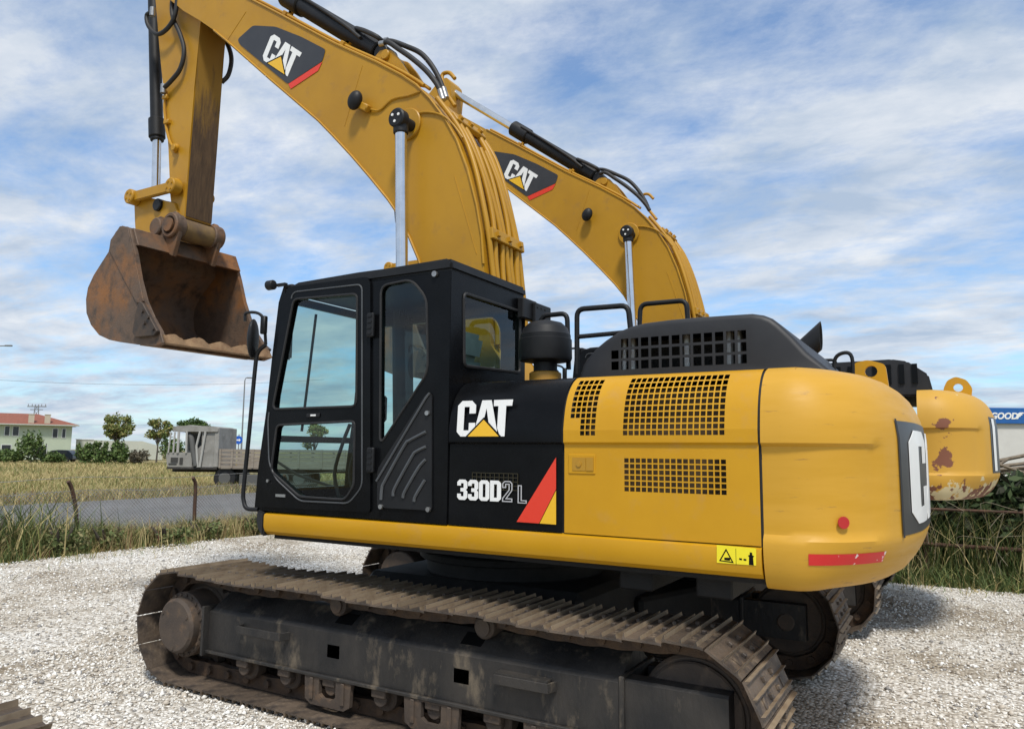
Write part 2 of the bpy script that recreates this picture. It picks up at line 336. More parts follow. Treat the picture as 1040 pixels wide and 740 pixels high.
# loose stones near the camera
def stones():
    base = np.array([(1, 0, 0), (0, 1, 0), (-1, 0, 0), (0, -1, 0), (0, 0, 1), (0, 0, -1)], float)
    fc = np.array([(0, 1, 4), (1, 2, 4), (2, 3, 4), (3, 0, 4), (1, 0, 5), (2, 1, 5), (3, 2, 5), (0, 3, 5)])
    pts = []
    for (n, x0, x1, y0, y1) in ((36000, -13, -2.5, 2.6, 10.5), (17000, -2.5, 2.2, 4.6, 12.2), (9000, -7, -1, 2.2, 4.6)):
        pts.append(np.c_[rng.uniform(x0, x1, n), rng.uniform(y0, y1, n)])
    p = np.vstack(pts); n = len(p)
    keep = ~((p[:, 0] > -5.6) & (p[:, 0] < -0.75) & (p[:, 1] > 4.6) & (p[:, 1] < 7.2)) & (p[:, 0] > -12.9); p = p[keep]; n = len(p)
    s = rng.uniform(0.006, 0.020, n)*(1+0.9*(rng.random(n) > 0.93)+1.2*(rng.random(n) > 0.993)); j = rng.uniform(0.55, 1.15, (n, 6, 1))*base[None]
    j *= s[:, None, None]*np.array([1, 0.8, 0.6])[None, None]
    a = rng.uniform(0, 6.283, n); ca, sa = np.cos(a)[:, None], np.sin(a)[:, None]; tl = rng.normal(0, 0.35, n)[:, None]
    x = j[..., 0]*ca-j[..., 1]*sa; y = j[..., 0]*sa+j[..., 1]*ca; z = j[..., 2]+x*tl
    V = np.stack([x+p[:, :1], y+p[:, 1:], z+s[:, None]*0.25], -1)
    F = fc[None]+(np.arange(n)*6)[:, None, None]
    mi = np.repeat(rng.choice(4, n, p=[0.36, 0.33, 0.21, 0.10]), 8)
    ms = [mat('stone_white', (0.88, 0.86, 0.81), rough=0.85), mat('stone_pale', (0.74, 0.71, 0.65), rough=0.85), mat('stone_beige', (0.55, 0.49, 0.41), rough=0.85), mat('stone_grey', (0.30, 0.285, 0.27), rough=0.85)]
    soup('gravel_stones', V, F, ms, mi, 'stuff', 'loose crushed white and beige stones strewn over the yard', 'gravel')
stones()

# ================================================================== EXCAVATOR
YS, YT, YC = 3.95, 3.78, 5.45
ORG = Vector((-3.2, YC, 0.0))
EX = thing('excavator', 'big clean yellow and black crawler excavator filling the foreground with its cab door closed', 'excavator', ORG, 0, 'excavators parked in the gravel yard')
E_ = lambda name, bm, m, par=None, smooth=None, label=None: obj(name, bm, m, par if par is not None else EX, smooth, label)
zSB, zST = 1.17, 1.335       # lower yellow rail
xF, xS, xN = -4.44, -0.845, -1.965   # front of rail, seam, boundary black / yellow panel
xCR, xCF = -2.79, -4.55      # cab rear and front

# ---- crawler tracks
slotm = mat('slot_shade', (0.004, 0.004, 0.004), rough=0.9, spec=0.1)  # near-black colour stands for the shade inside the open slots
TRK_R, TRK_Z, XC0, XC1 = 0.40, 0.445, -5.235, -1.235
def track_pt(s, R_=TRK_R):
    """position and outward normal along the loop; s in metres from the rear end of the lower run"""
    d = XC1-XC0; h = math.pi*R_
    L_ = 2*d+2*h; s = s % L_
    if s < d: return Vector((XC1-s, 0, TRK_Z-R_)), Vector((0, 0, -1))
    s -= d
    if s < h:
        a = s/R_; return Vector((XC0-math.sin(a)*R_, 0, TRK_Z-math.cos(a)*R_)), Vector((-math.sin(a), 0, -math.cos(a)))
    s -= h
    if s < d:
        u = s/d; sag = 0.028*abs(math.sin(u*math.pi*3))*1.0
        return Vector((XC0+s, 0, TRK_Z+R_-sag)), Vector((0, 0, 1))
    s -= d; a = s/R_
    return Vector((XC1+math.sin(a)*R_, 0, TRK_Z+math.cos(a)*R_)), Vector((math.sin(a), 0, math.cos(a)))
NSH = 49; LOOP = 2*(XC1-XC0)+2*math.pi*TRK_R; PITCHS = LOOP/NSH
def shoe_mesh():
    bm = B(); W = 0.70; p = PITCHS
    prof = [(-0.495*p, -0.002), (-0.49*p, 0.010), (-0.462*p, 0.034), (-0.440*p, 0.034), (-0.415*p, 0.011), (-0.085*p, 0.010), (-0.058*p, 0.031), (-0.036*p, 0.031), (-0.010*p, 0.010), (0.29*p, 0.010), (0.316*p, 0.031), (0.338*p, 0.031), (0.364*p, 0.010), (0.495*p, 0.006), (0.495*p, -0.006), (0.40*p, -0.002)]
    prism(bm, prof, -W/2, W/2)
    for sx in (-0.22, 0.17):
        for sy in (-0.085, 0.085): box(bm, (sx*p, sy, 0.019), (0.026, 0.026, 0.022), bev=0.004)
    for sy in (-0.21, 0.21): box(bm, (0.17*p, sy, 0.0125), (0.05, 0.035, 0.006))
    me = bpy.data.meshes.new('track_shoe'); bmesh.ops.recalc_face_normals(bm, faces=bm.faces[:]); bm.to_mesh(me); bm.free(); me.materials.append(shoe_m); me.materials.append(ridge_m)
    for f in me.polygons:
        if f.center.z > 0.018 and abs(f.normal.y) < 0.5 and f.area > 0.004: f.material_index = 1
    return me
SHOE = shoe_mesh()
def make_track(root, yc, off=Vector((0, 0, 0)), shoes=range(NSH), phase=0.05, mirror=1):
    bm = B(); n = 200
    for dy in (-0.085, 0.085):
        A = []
        for k in range(n):
            p, nn = track_pt(LOOP*k/n); w_ = 0.028; wob = 0.004*math.sin(k/n*NSH*2*math.pi)
            A.append([bm.verts.new(p+off+Vector((0, yc+dy+q*w_, 0))-nn*hh) for q, hh in ((-1, 0.004), (1, 0.004), (1, 0.105+wob), (-1, 0.105+wob))])
        for k in range(n):
            a, b = A[k], A[(k+1) % n]
            for i in range(4): bm.faces.new((a[i], a[(i+1) % 4], b[(i+1) % 4], b[i]))
    for k in range(NSH):
        p, nn = track_pt(PITCHS*(k+0.5)+phase); c = p+off+Vector((0, yc, 0))-nn*0.06
        cyl(bm, c+Vector((0, -0.14, 0)), c+Vector((0, 0.14, 0)), 0.03, 8)
    tr = obj('crawler_track', bm, chain_m, root)
    for k in shoes:
        p, nn = track_pt(PITCHS*k+phase); t = nn.cross(Vector((0, 1, 0))).normalized()
        o = bpy.data.objects.new('track_shoe', SHOE); COL.objects.link(o); o.parent = tr
        yv = t.cross(nn)*-1
        M = Matrix(((t.x, 0, nn.x, 0), (0, 1, 0, 0), (t.z, 0, nn.z, 0), (0, 0, 0, 1)))
        if M.determinant() < 0: M = Matrix(((-t.x, 0, nn.x, 0), (0, 1, 0, 0), (-t.z, 0, nn.z, 0), (0, 0, 0, 1)))
        jit = Matrix.Rotation(random.uniform(-0.015, 0.015), 4, 'Y')
        o.matrix_local = Matrix.Translation(p+off+Vector((0, yc, 0))) @ M @ jit
    return tr
def half_gear(root, yo, s, off=Vector((0, 0, 0))):
    """track frame, rollers, drive and idler; yo = outer face of the shoes, s=+1 outer side faces the camera"""
    Y = lambda d: yo+s*d            # d metres inboard from the outer edge of the shoes
    V3 = lambda x, d, z: Vector((x, Y(d), z))+off
    # frame as swept section with the end block and cut-outs
    x0, x1 = -4.93, -1.02
    sec = [(0.115, 0.30), (0.115, 0.575), (0.14, 0.60), (0.30, 0.70), (0.42, 0.70), (0.58, 0.58), (0.58, 0.30)]
    bm = B(); rings = []
    for x, k in ((x0, 0.9), (x0+0.02, 1.0), (-3.9, 1.0), (-2.6, 1.0), (-1.6, 1.0), (-1.595, 1.0)):
        rings.append([bm.verts.new(V3(x, d, z if z < 0.6 or k == 1 else z-0.01)) for d, z in sec])
    for a, b in zip(rings, rings[1:]):
        for i in range(1, len(sec)): bm.faces.new((a[i], a[(i+1) % len(sec)], b[(i+1) % len(sec)], b[i]))
    bm.faces.new(rings[0]); bm.faces.new(rings[-1][::-1])
    holes_panel(bm, [(x0, 0.30), (-1.595, 0.30), (-1.595, 0.575), (x0, 0.575)], [[(x-0.055, 0.413), (x+0.055, 0.413), (x+0.055, 0.497), (x-0.055, 0.497)] for x in (-3.66, -2.62)], lambda x, z: V3(x, 0.115, z))
    fr = obj('track_frame', bm, frame_m, root)
    bm = B()                                  # end plate, lower flange, weld seams
    box(bm, V3(x0-0.012, 0.34, 0.44), (0.024, 0.56, 0.36), bev=0.004)
    box(bm, V3((x0-1.6)/2, 0.30, 0.287), (-1.6-x0+0.03, 0.42, 0.022), bev=0.004)
    box(bm, V3(-1.585, 0.345, 0.45), (0.03, 0.49, 0.33), bev=0.006)
    obj('frame_flange', bm, frame_m, fr)
    bm = B()                                  # idler yoke block
    q = [(0.12, 0.31), (0.12, 0.585), (0.135, 0.60), (0.235, 0.60), (0.235, 0.31)]
    for (xa, xb) in ((-1.57, x1),):
        a = [bm.verts.new(V3(xa, d, z)) for d, z in q]; b = [bm.verts.new(V3(xb, d, z-0.0)) for d, z in q]
        bm.faces.new(a); bm.faces.new(b[::-1])
        for i in range(len(q)): bm.faces.new((a[i], a[(i+1) % len(q)], b[(i+1) % len(q)], b[i]))
    box(bm, V3(-1.33, 0.52, 0.45), (0.5, 0.10, 0.28))
    obj('idler_yoke', bm, frame_m, fr)
    for x in (-3.66, -2.62):                  # slots in the sloping top under the carrier rollers; dark plates paint their shade
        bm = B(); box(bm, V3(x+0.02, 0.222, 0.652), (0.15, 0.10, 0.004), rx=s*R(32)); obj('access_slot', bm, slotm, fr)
    for xa, xb, z in ((-4.55, -4.08, 0.505), (-2.36, -1.98, 0.50)):
        bm = B(); pts = [V3(xa, 0.11, z), V3(xa+0.02, 0.045, z), V3(xb-0.02, 0.045, z), V3(xb, 0.11, z)]
        for a, b in zip(pts, pts[1:]):
            m_ = (a+b)/2; d = b-a; box(bm, m_, (d.length+0.012, 0.014, 0.055), rz=math.atan2(d.y, d.x), bev=0.003)
        if xa > -3: box(bm, V3((xa+xb)/2, 0.078, z+0.034), (xb-xa-0.04, 0.062, 0.010))
        obj('step', bm, frame_m, fr)
    for x in (-3.72, -2.52):
        bm = B(); cyl(bm, V3(x, 0.20, 0.735), V3(x, 0.50, 0.735), 0.072, 24, 0.01); cyl(bm, V3(x, 0.185, 0.735), V3(x, 0.2, 0.735), 0.05, 20); box(bm, V3(x, 0.42, 0.66), (0.09, 0.10, 0.10))
        obj('carrier_roller', bm, rim_m, fr, 40)
    for k in range(8):
        x = -4.55+k*0.43; bm = B(); cyl(bm, V3(x, 0.13, 0.215), V3(x, 0.57, 0.215), 0.055, 16, 0.006); cyl(bm, V3(x, 0.18, 0.215), V3(x, 0.28, 0.215), 0.095, 20, 0.01); cyl(bm, V3(x, 0.42, 0.215), V3(x, 0.52, 0.215), 0.095, 20, 0.01)
        box(bm, V3(x, 0.135, 0.255), (0.12, 0.05, 0.07), bev=0.008)
        obj('track_roller', bm, rim_m, fr, 40)
    for x in (-3.69, -2.83, -1.97):
        bm = B(); Yg = 0.10; poly = [(x-0.21, 0.285), (x-0.20, 0.125), (x-0.15, 0.095), (x+0.15, 0.095), (x+0.20, 0.125), (x+0.21, 0.285)]
        hole = [(x-0.075, 0.285-0.02), (x-0.075, 0.17), (x-0.04, 0.145), (x+0.04, 0.145), (x+0.075, 0.17), (x+0.075, 0.265)]
        holes_panel(bm, poly, [hole], lambda a, b: V3(a, Yg, b), Vector((0, s*0.03, 0)))
        for q_ in (-0.14, 0.14): box(bm, V3(x+q_, Yg-0.006, 0.2), (0.03, 0.012, 0.14), bev=0.004)
        obj('roller_guard', bm, rim_m, fr)
    # final drive
    bm = B(); c = V3(XC0, 0, TRK_Z)
    D = lambda d: V3(XC0, d, TRK_Z)
    cyl(bm, D(0.035), D(0.30), 0.205, 40, 0.02); cyl(bm, D(0.11), D(0.36), 0.245, 40, 0.012); cyl(bm, D(0.30), D(0.58), 0.27, 40, 0.01)
    for k in range(22):
        a = 2*math.pi*k/22; q_ = V3(XC0+math.cos(a)*0.226, 0.10, TRK_Z+math.sin(a)*0.226); cyl(bm, q_, q_+Vector((0, s*0.03, 0)), 0.012, 6)
    for k in range(3):
        a = 2*math.pi*k/3+0.5; q_ = V3(XC0+math.cos(a)*0.165, 0.028, TRK_Z+math.sin(a)*0.165); cyl(bm, q_, q_+Vector((0, s*0.02, 0)), 0.014, 6)
    fd = obj('final_drive', bm, rim_m, root, 35)
    bm = B(); n = 21                          # sprocket
    for k in range(n):
        for (da, r_) in ((0, 0),): pass
    tooth = []
    for k in range(n*4):
        a = 2*math.pi*k/(n*4); r_ = (0.30, 0.355, 0.355, 0.30)[k % 4]; tooth.append((XC0+math.cos(a)*r_, TRK_Z+math.sin(a)*r_))
    prism(bm, [(x+off.x, z) for x, z in tooth], Y(0.315)+off.y, Y(0.385)+off.y); obj('sprocket', bm, rim_m, fd)
    # idler wheel
    bm = B(); I = lambda d: V3(XC1, d, TRK_Z)
    cyl(bm, I(0.23), I(0.27), 0.265, 48, 0.01); cyl(bm, I(0.262), I(0.438), 0.295, 48, 0.015); cyl(bm, I(0.43), I(0.47), 0.265, 48, 0.01); cyl(bm, I(0.15), I(0.58), 0.07, 24, 0.01)
    obj('idler_wheel', bm, rim_m, root, 40)
make_track(EX, YT+0.35); half_gear(EX, YT, 1)
make_track(EX, 2*YC-YT-0.35, phase=0.11); half_gear(EX, 2*YC-YT, -1)
bm = B()                                      # carbody between the tracks and slewing ring
box(bm, (-3.15, YC, 0.64), (1.9, 1.5, 0.42), bev=0.05)
for sx in (-1, 1):
    for sy in (-1, 1): box(bm, (-3.15+sx*0.95, YC+sy*0.8, 0.52), (0.5, 1.1, 0.32), rz=sx*sy*R(-18), bev=0.03)
E_('carbody', bm, dark)
bm = B(); cyl(bm, (-3.15, YC, 0.85), (-3.15, YC, 1.13), 0.72, 48, 0.01); cyl(bm, (-3.15, YC, 0.96), (-3.15, YC, 1.02), 0.78, 48, 0.01); E_('slewing_ring', bm, dark, None, 40)

# ---- upper frame, lower yellow rail
bm = B(); box(bm, ((xF+xS)/2, YC+0.02, 1.215), (xS-xF-0.02, 2.86, 0.15)); box(bm, (-2.2, YC, 1.10), (2.2, 1.5, 0.12)); box(bm, (-3.9, YC, 1.10), (0.9, 0.7, 0.1))
for x in (-1.6, -1.15): box(bm, (x, 4.6, 1.09), (0.2, 0.9, 0.14), bev=0.01)
E_('upper_frame', bm, dark)
def rail(y0, s):
    bm = B(); sec = [(0.03, zST), (0.004, zST-0.012), (0.0, zST-0.03), (0.0, zSB+0.07), (0.012, zSB+0.03), (0.04, zSB+0.006), (0.075, zSB), (0.09, zSB+0.004), (0.09, zST)]
    a = [bm.verts.new((xF, y0+s*d, z)) for d, z in sec]; b = [bm.verts.new((xS-0.004, y0+s*d, z)) for d, z in sec]
    bm.faces.new(a); bm.faces.new(b[::-1])
    for i in range(len(sec)): bm.faces.new((a[i], a[(i+1) % len(sec)], b[(i+1) % len(sec)], b[i]))
    return E_('lower_rail', bm, yellow, None, 30)
rail1 = rail(YS-0.012, 1); rail(2*YC-YS+0.012, -1)
bm = B(); q = [(xF+0.002, zST), (xF-0.075, zST+0.02), (xF-0.085, zST-0.06), (xF-0.06, zSB+0.04), (xF-0.02, zSB-0.005), (xF+0.002, zSB-0.005)]
prism(bm, q, YS-0.016, YS+0.5, 0.012, 2); E_('corner_guard', bm, rubber, None, 30)
# warning sticker on the rail
zc = lambda x, y: P(x, y, YS-0.014)
bm = B(); a = [zc(728, 553), zc(768, 556.5), zc(768, 574), zc(728, 571)]
bm.faces.new([bm.verts.new(Vector((v.x, YS-0.0145, v.z))) for v in a]); ws = obj('warning_sticker', bm, warny, rail1)
ox, oz = a[3].x, a[3].z; SX = (a[2].x-a[3].x); SZ = a[0].z-a[3].z
sk = lambda u, v: Vector((ox+u*SX, YS-0.0155, oz-0.012*u+v*SZ*0.97))
bm = B(); holes_panel(bm, [(.06, .12), (.44, .12), (.25, .9)], [[(.11, .18), (.39, .18), (.25, .76)]], sk); holes_panel(bm, [(.2, .22), (.34, .22), (.36, .4), (.2, .36)], [], sk)
holes_panel(bm, [(.58, .35), (.65, .35), (.65, .45), (.58, .45)], [], sk); holes_panel(bm, [(.69, .35), (.76, .35), (.76, .45), (.69, .45)], [], sk)
holes_panel(bm, [(.82, .15), (.94, .15), (.93, .6), (.96, .66), (.91, .72), (.91, .86), (.85, .86), (.85, .72), (.80, .66), (.83, .6)], [], sk)
holes_panel(bm, [(.495, .03), (.505, .03), (.505, .97), (.495, .97)], [], sk)
obj('pictogram', bm, black, ws)

# ---- side panels: profile (y, z)
PROF = [(3.956, zST+0.004), (3.957, 1.846), (3.941, 1.860), (3.9405, 1.93), (3.953, 2.00), (3.972, 2.07), (4.005, 2.14), (4.055, 2.20), (4.115, 2.243), (4.19, 2.262), (4.42, 2.275)]
def densify(P_):
    out = [Vector((p[0], 0, p[1])) for p in P_[:3]]; out += smoothpath([(p[0], 0, p[1]) for p in P_[3:]], 4); return [(v.x, v.z) for v in out]
PROF = densify(PROF)
def prof_y(z):
    for (y0, z0), (y1, z1) in zip(PROF, PROF[1:]):
        if z0 <= z <= z1: return y0+(y1-y0)*(z-z0)/max(z1-z0, 1e-6)
    return PROF[-1][0]
def side_sheet(x0, x1, xs=(), zs=(), hole=None, y_mirror=False):
    bm = B(); X = sorted({round(v, 4) for v in [x0, x1, *xs, *(x0+(x1-x0)*k/6 for k in range(7))]})
    Zb = sorted({round(z, 4) for z in [*(p[1] for p in PROF[:-2]), *zs, 1.5, 1.7]})
    rows = [[bm.verts.new((x, (2*YC-prof_y(z)) if y_mirror else prof_y(z), z)) for x in X] for z in Zb]
    for p in PROF[-2:]: rows.append([bm.verts.new((x, (2*YC-p[0]) if y_mirror else p[0], p[1])) for x in X])
    Zb2 = Zb+[p[1] for p in PROF[-2:]]
    for j in range(len(rows)-1):
        for i in range(len(X)-1):
            cx, cz = (X[i]+X[i+1])/2, (Zb2[j]+Zb2[j+1])/2
            if hole and hole(cx, cz): continue
            bm.faces.new((rows[j][i], rows[j][i+1], rows[j+1][i+1], rows[j+1][i]))
    return bm
def solid(o, t=0.012): return o
# black panel behind the cab
bm = side_sheet(xCR+0.012, xN-0.006); bp = solid(E_('black_side_panel', bm, black, None, 35), 0.01)
for z, zz_ in ((1.62, 0.10),):                 # faint louvre on the black panel
    bm = B()
    x0 = P(480, 470, YS).x; x1 = P(526, 470, YS).x
    for k in range(11):
        x = x0+(x1-x0)*k/10; box(bm, (x, 3.950, z), (0.004, 0.004, 0.10))
    for k in range(5): box(bm, ((x0+x1)/2, 3.950, z-0.05+k*0.025), (x1-x0, 0.004, 0.004))
    obj('louvre', bm, mat('faint_louvre', (0.03, 0.024, 0.008), rough=0.5), bp)
# wordmark on black panel
o0 = P(464, 445.0, 3.94); o1 = P(519.5, 444.0, 3.94); hz = P(464, 409, 3.94).z-o0.z
ux = (o1.x-o0.x)/1.53
fnp = lambda u, v: Vector((o0.x+u*ux, 3.9365+0.016*v, o0.z+0.012+v*hz))
wm = bp
wordmark(bp, fnp, (0, -0.002, 0))
d0 = P(464.5, 507, 3.95); d1 = P(532, 511, 3.95); dh = P(464.5, 486.5, 3.95).z-d0.z
sx_ = P(509, 508, 3.95).x-d0.x
fnd = lambda u, v: Vector((d0.x+u*sx_/2.34, 3.9485, d0.z+v*dh))
bm = B(); ox_ = 0
for ch in '330D': ox_ += letter(bm, ch, fnd, (0, -0.002, 0), ox_)+0.04
obj('lettering', bm, white, bp)
bm = B(); letter(bm, '2', fnd, (0, -0.002, 0), ox_+0.02, True); ox2 = (P(526, 508, 3.95).x-d0.x)/(sx_/2.34)
fnd2 = lambda u, v: Vector((d0.x+u*sx_/2.34, 3.9485, d0.z-0.004+v*dh*0.85))
letter(bm, 'L', fnd2, (0, -0.002, 0), ox2, True); obj('lettering', bm, mat('pale_outline', (0.45, 0.45, 0.46), rough=0.4), bp)
def decal(pts, Y, m, name, par, th=0.002):
    bm = B(); v = [P(x, y, Y) for x, y in pts]; a = [bm.verts.new((p.x, Y, p.z)) for p in v]; f = bm.faces.new(a)
    e = bmesh.ops.extrude_face_region(bm, geom=[f]); bmesh.ops.translate(bm, verts=[g for g in e['geom'] if isinstance(g, bmesh.types.BMVert)], vec=(0, -th, 0))
    return obj(name, bm, m, par)
decal([(524.8, 529.6), (547.5, 531.2), (564.8, 496.5), (564.8, 464.3)], 3.9495, red, 'stripe', bp)
decal([(548.2, 531.2), (564.8, 532.4), (564.8, 498)], 3.9495, yvinyl, 'stripe', bp)
# yellow service door with grilles
gx = lambda px: P(px, 420, YS-0.0).x
def cells(a, b, n, f=0.77):
    p = (b-a)/n; return [(a+p*k+p*(1-f)/2, a+p*k+p*(1+f)/2) for k in range(n)]
zt, zb_ = 2.235, 1.895
c1 = cells(gx(578.5), gx(605.5), 5); c2 = cells(gx(632.5), gx(736.5), 17); rws = cells(zb_, zt, 10); r3 = cells(1.585, 1.775, 6)
def ishole(x, z):
    inx1 = next((i for i, (a, b) in enumerate(c1) if a < x < b), None); inx2 = any(a < x < b for a, b in c2)
    ir = next((i for i, (a, b) in enumerate(rws) if a < z < b), None); ir3 = any(a < z < b for a, b in r3)
    if inx1 is not None and ir is not None and not (ir < 3 and inx1 < 2): return True
    return inx2 and (ir is not None or ir3)
xs = [v for c in c1+c2 for v in c]; zs = [v for c in rws+r3 for v in c]
bm = side_sheet(xN+0.006, xS-0.006, xs, zs, ishole); sp = solid(E_('service_door', bm, yellow, None, 35), 0.008)
bm = B(); box(bm, (gx(590.5), 3.955, P(590.5, 471, YS).z), (gx(604)-gx(577), 0.008, 0.112), bev=0.003); obj('latch_plate', bm, yellow, sp)
bm = B(); box(bm, (gx(599), 3.949, P(599, 471, YS).z), (0.045, 0.006, 0.075)); lc = P(588, 471, YS); cyl(bm, (lc.x, 3.951, lc.z), (lc.x, 3.942, lc.z), 0.016, 16); box(bm, (lc.x, 3.950, lc.z), (0.085, 0.004, 0.075))
obj('latch', bm, mat('latch_metal', (0.42, 0.22, 0.015), rough=0.4), sp)
bm = side_sheet(xCR+0.012, xS-0.006, y_mirror=True); solid(E_('far_side_panel', bm, yellow, None, 35))
bm = B(); box(bm, ((xCR+xS)/2, YC, 2.262), (xS-xCR-0.05, 2*(YC-4.40), 0.02)); E_('deck', bm, matte)
for xa, xb in ((xN-0.05, xN+0.05), (xS-0.05, xS+0.007)):
    bm = side_sheet(xa, xb); bmesh.ops.translate(bm, verts=bm.verts[:], vec=(0, 0.012, -0.006)); E_('seam_backing', bm, rubber)
# engine bay contents behind the grilles: radiator core and struts
bm = B(); box(bm, (-1.45, 4.24, 1.75), (1.0, 0.04, 0.84)); box(bm, (-1.3, 4.60, 1.8), (0.8, 0.5, 0.8), bev=0.03)
E_('radiator_core', bm, mat('brown_core', (0.07, 0.045, 0.022), (0.16, 0.10, 0.04), rough=0.8, scale=5))
bm = B(); box(bm, (-1.4, 5.45, 1.8), (1.0, 0.9, 0.86)); E_('engine', bm, dark)
bm = B(); box(bm, (xN+0.02, 5.42, 1.79), (0.03, 2.3, 0.90)); box(bm, (xN+0.02, 4.13, 1.70), (0.03, 0.28, 0.72)); box(bm, (xN-0.3, 4.62, 1.80), (0.5, 0.4, 0.86)); E_('bulkhead', bm, dark); bm = B(); box(bm, (xS-0.02, 4.25, 1.72), (0.03, 0.30, 0.74)); E_('bulkhead', bm, dark)

# ---- counterweight
def cw_outline():
    pts = [(xS+0.006, YS)]
    for k in range(1, 4): pts.append((xS+0.006+(-0.74-xS-0.006)*k/3, YS))
    p0, c_, p2 = Vector((-0.74, YS)), Vector((-0.265, YS+0.01)), Vector((-0.165, YS+0.9))
    for k in range(1, 21):
        t = k/20; v = p0*(1-t)**2+c_*2*t*(1-t)+p2*t*t; pts.append((v.x, v.y))
    for k in range(1, 9):
        y = YS+0.9+(YC-YS-0.9)*k/8; u = (YC-y)/(YC-YS-0.9); pts.append((-0.142-0.023*u*u, y))
    return pts
def counterweight(dz=0.0, m=cwyel, root=EX, shift=Vector((0, 0, 0)), hs=1.0):
    base = cw_outline(); base = base+[(x, 2*YC-y) for x, y in base[-2::-1]]; n = len(base)
    nor = []
    for i in range(n):
        a = Vector(base[max(i-1, 0)]); b = Vector(base[min(i+1, n-1)]); t = (b-a).normalized(); nor.append(Vector((t.y, -t.x)))
    levels = [(1.122, 0.20, 0.085), (1.135, 0.15, 0.05), (1.165, 0.105, 0.026), (1.21, 0.070, 0.008), (1.26, 0.040, -0.006), (1.31, 0.018, -0.012), (1.35, 0.004, -0.012), (1.375, -0.002, -0.008), (1.40, 0.0, 0.013), (1.43, 0.0, 0.017), (1.60, 0.0, 0.018), (1.80, 0.0, 0.019), (1.840, 0.0, 0.016), (1.858, 0.0, -0.009), (1.90, 0.001, -0.009), (1.965, 0.008, -0.001), (2.03, 0.024, 0.010), (2.09, 0.048, 0.030), (2.14, 0.075, 0.056), (2.19, 0.118, 0.095), (2.225, 0.165, 0.14), (2.25, 0.22, 0.19), (2.266, 0.29, 0.25), (2.275, 0.40, 0.36)]
    bm = B(); rings = []
    for z, rin, sin_ in levels:
        ring = []
        for i in range(n):
            wgt = min(1, max(0, (abs(nor[i].x)-0.06)/0.85)); wgt = wgt*wgt*(3-2*wgt)
            rfc = min(1, max(0, (-0.30-base[i][0])/0.03)); sn = sin_ if sin_ > 0.0195 or not (1.38 < z < 1.85) else sin_*rfc-0.004*(1-rfc)
            ins = (sn*(1-wgt)+rin*wgt) if not (1.38 < z < 1.85) else (sn if rfc > 0 else rin*wgt-0.004*(1-wgt))
            p = Vector(base[i])-nor[i]*ins
            if abs(nor[i].y) > 0.98: p.x = base[i][0]
            # lower panel is recessed on the sides, ending in a soft vertical edge
            ring.append(bm.verts.new((p.x+shift.x, p.y+shift.y, 1.125+(z-1.125)*hs+dz+shift.z)))
        rings.append(ring)
    for a, b in zip(rings, rings[1:]):
        for i in range(n-1): bm.faces.new((a[i], a[i+1], b[i+1], b[i]))
    bm.faces.new(rings[0]); bm.faces.new(rings[-1][::-1])
    for a, b in zip(rings, rings[1:]): bm.faces.new((a[0], b[0], b[-1], a[-1]))
    o = obj('counterweight', bm, m, root, 32)
    def surf(i, z, outw=0.004):
        """point just proud of the rear face at outline index i (float) and height z"""
        k = int(i); t = i-k; p = Vector(base[k])*(1-t)+Vector(base[min(k+1, n-1)])*t; nn = (nor[k]*(1-t)+nor[min(k+1, n-1)]*t).normalized()
        for (z0, r0, s0), (z1, r1, s1) in zip(levels, levels[1:]):
            if z0 <= z <= z1: u = (z-z0)/(z1-z0); rin = r0+(r1-r0)*u; sn = s0+(s1-s0)*u; break
        wgt = min(1, max(0, (abs(nn.x)-0.06)/0.85)); wgt = wgt*wgt*(3-2*wgt); p = p-nn*(sn*(1-wgt)+rin*wgt-outw)
        return Vector((p.x+shift.x, p.y+shift.y, 1.125+(z-1.125)*hs+dz+shift.z)), nn
    return o, surf, n
cw, surf, ncw = counterweight()
def surf_strip(i0, i1, z0, z1, surf, m, name, par, outw=0.004, ni=10, nz=6, round_=0.0):
    bm = B(); rows = []
    for a in range(ni+1):
        t = a/ni; c = 1.0
        zc_, zh = (z0+z1)/2, (z1-z0)/2
        if round_: zh *= (1-(abs(2*t-1))**(2/round_))**(round_/2) if abs(2*t-1) < 1 else 0.02
        rows.append([bm.verts.new(surf(i0+(i1-i0)*t, zc_-zh+2*zh*b/nz, outw)[0]) for b in range(nz+1)])
    for a in range(ni):
        for b in range(nz): bm.faces.new((rows[a][b], rows[a+1][b], rows[a+1][b+1], rows[a][b+1]))
    return obj(name, bm, m, par, 40)
# rear plate with the mark in big white letters, wraps round the rear face
def rear_fn(i0, i1, z0, z1):
    def f(u, v): 
        p, nn = surf(i0+(i1-i0)*u/1.53, z0+(z1-z0)*v, 0.006); return p
    return f
def rear_letters(par, surf_, i0, i1, z0, z1):
    bm = B(); f = lambda u, v: surf_(i0+(i1-i0)*u/1.55, z0+(z1-z0)*v, 0.007)[0]
    for ch, ox in (('C', 0), ('A', 0.5), ('T', 1.03)):
        for lp in [GL[ch]]:
            w_, o, h = lp; oo = []
            for a, b in zip(o, o[1:]+o[:1]):
                for k in range(3): t = k/3; oo.append((a[0]*(1-t)+b[0]*t+ox, a[1]*(1-t)+b[1]*t))
            hh = [[(x+ox, z) for x, z in q] for q in h]
            holes_panel(bm, oo, hh, f, Vector((0.003, 0, 0)))
    obj('lettering', bm, white, par)
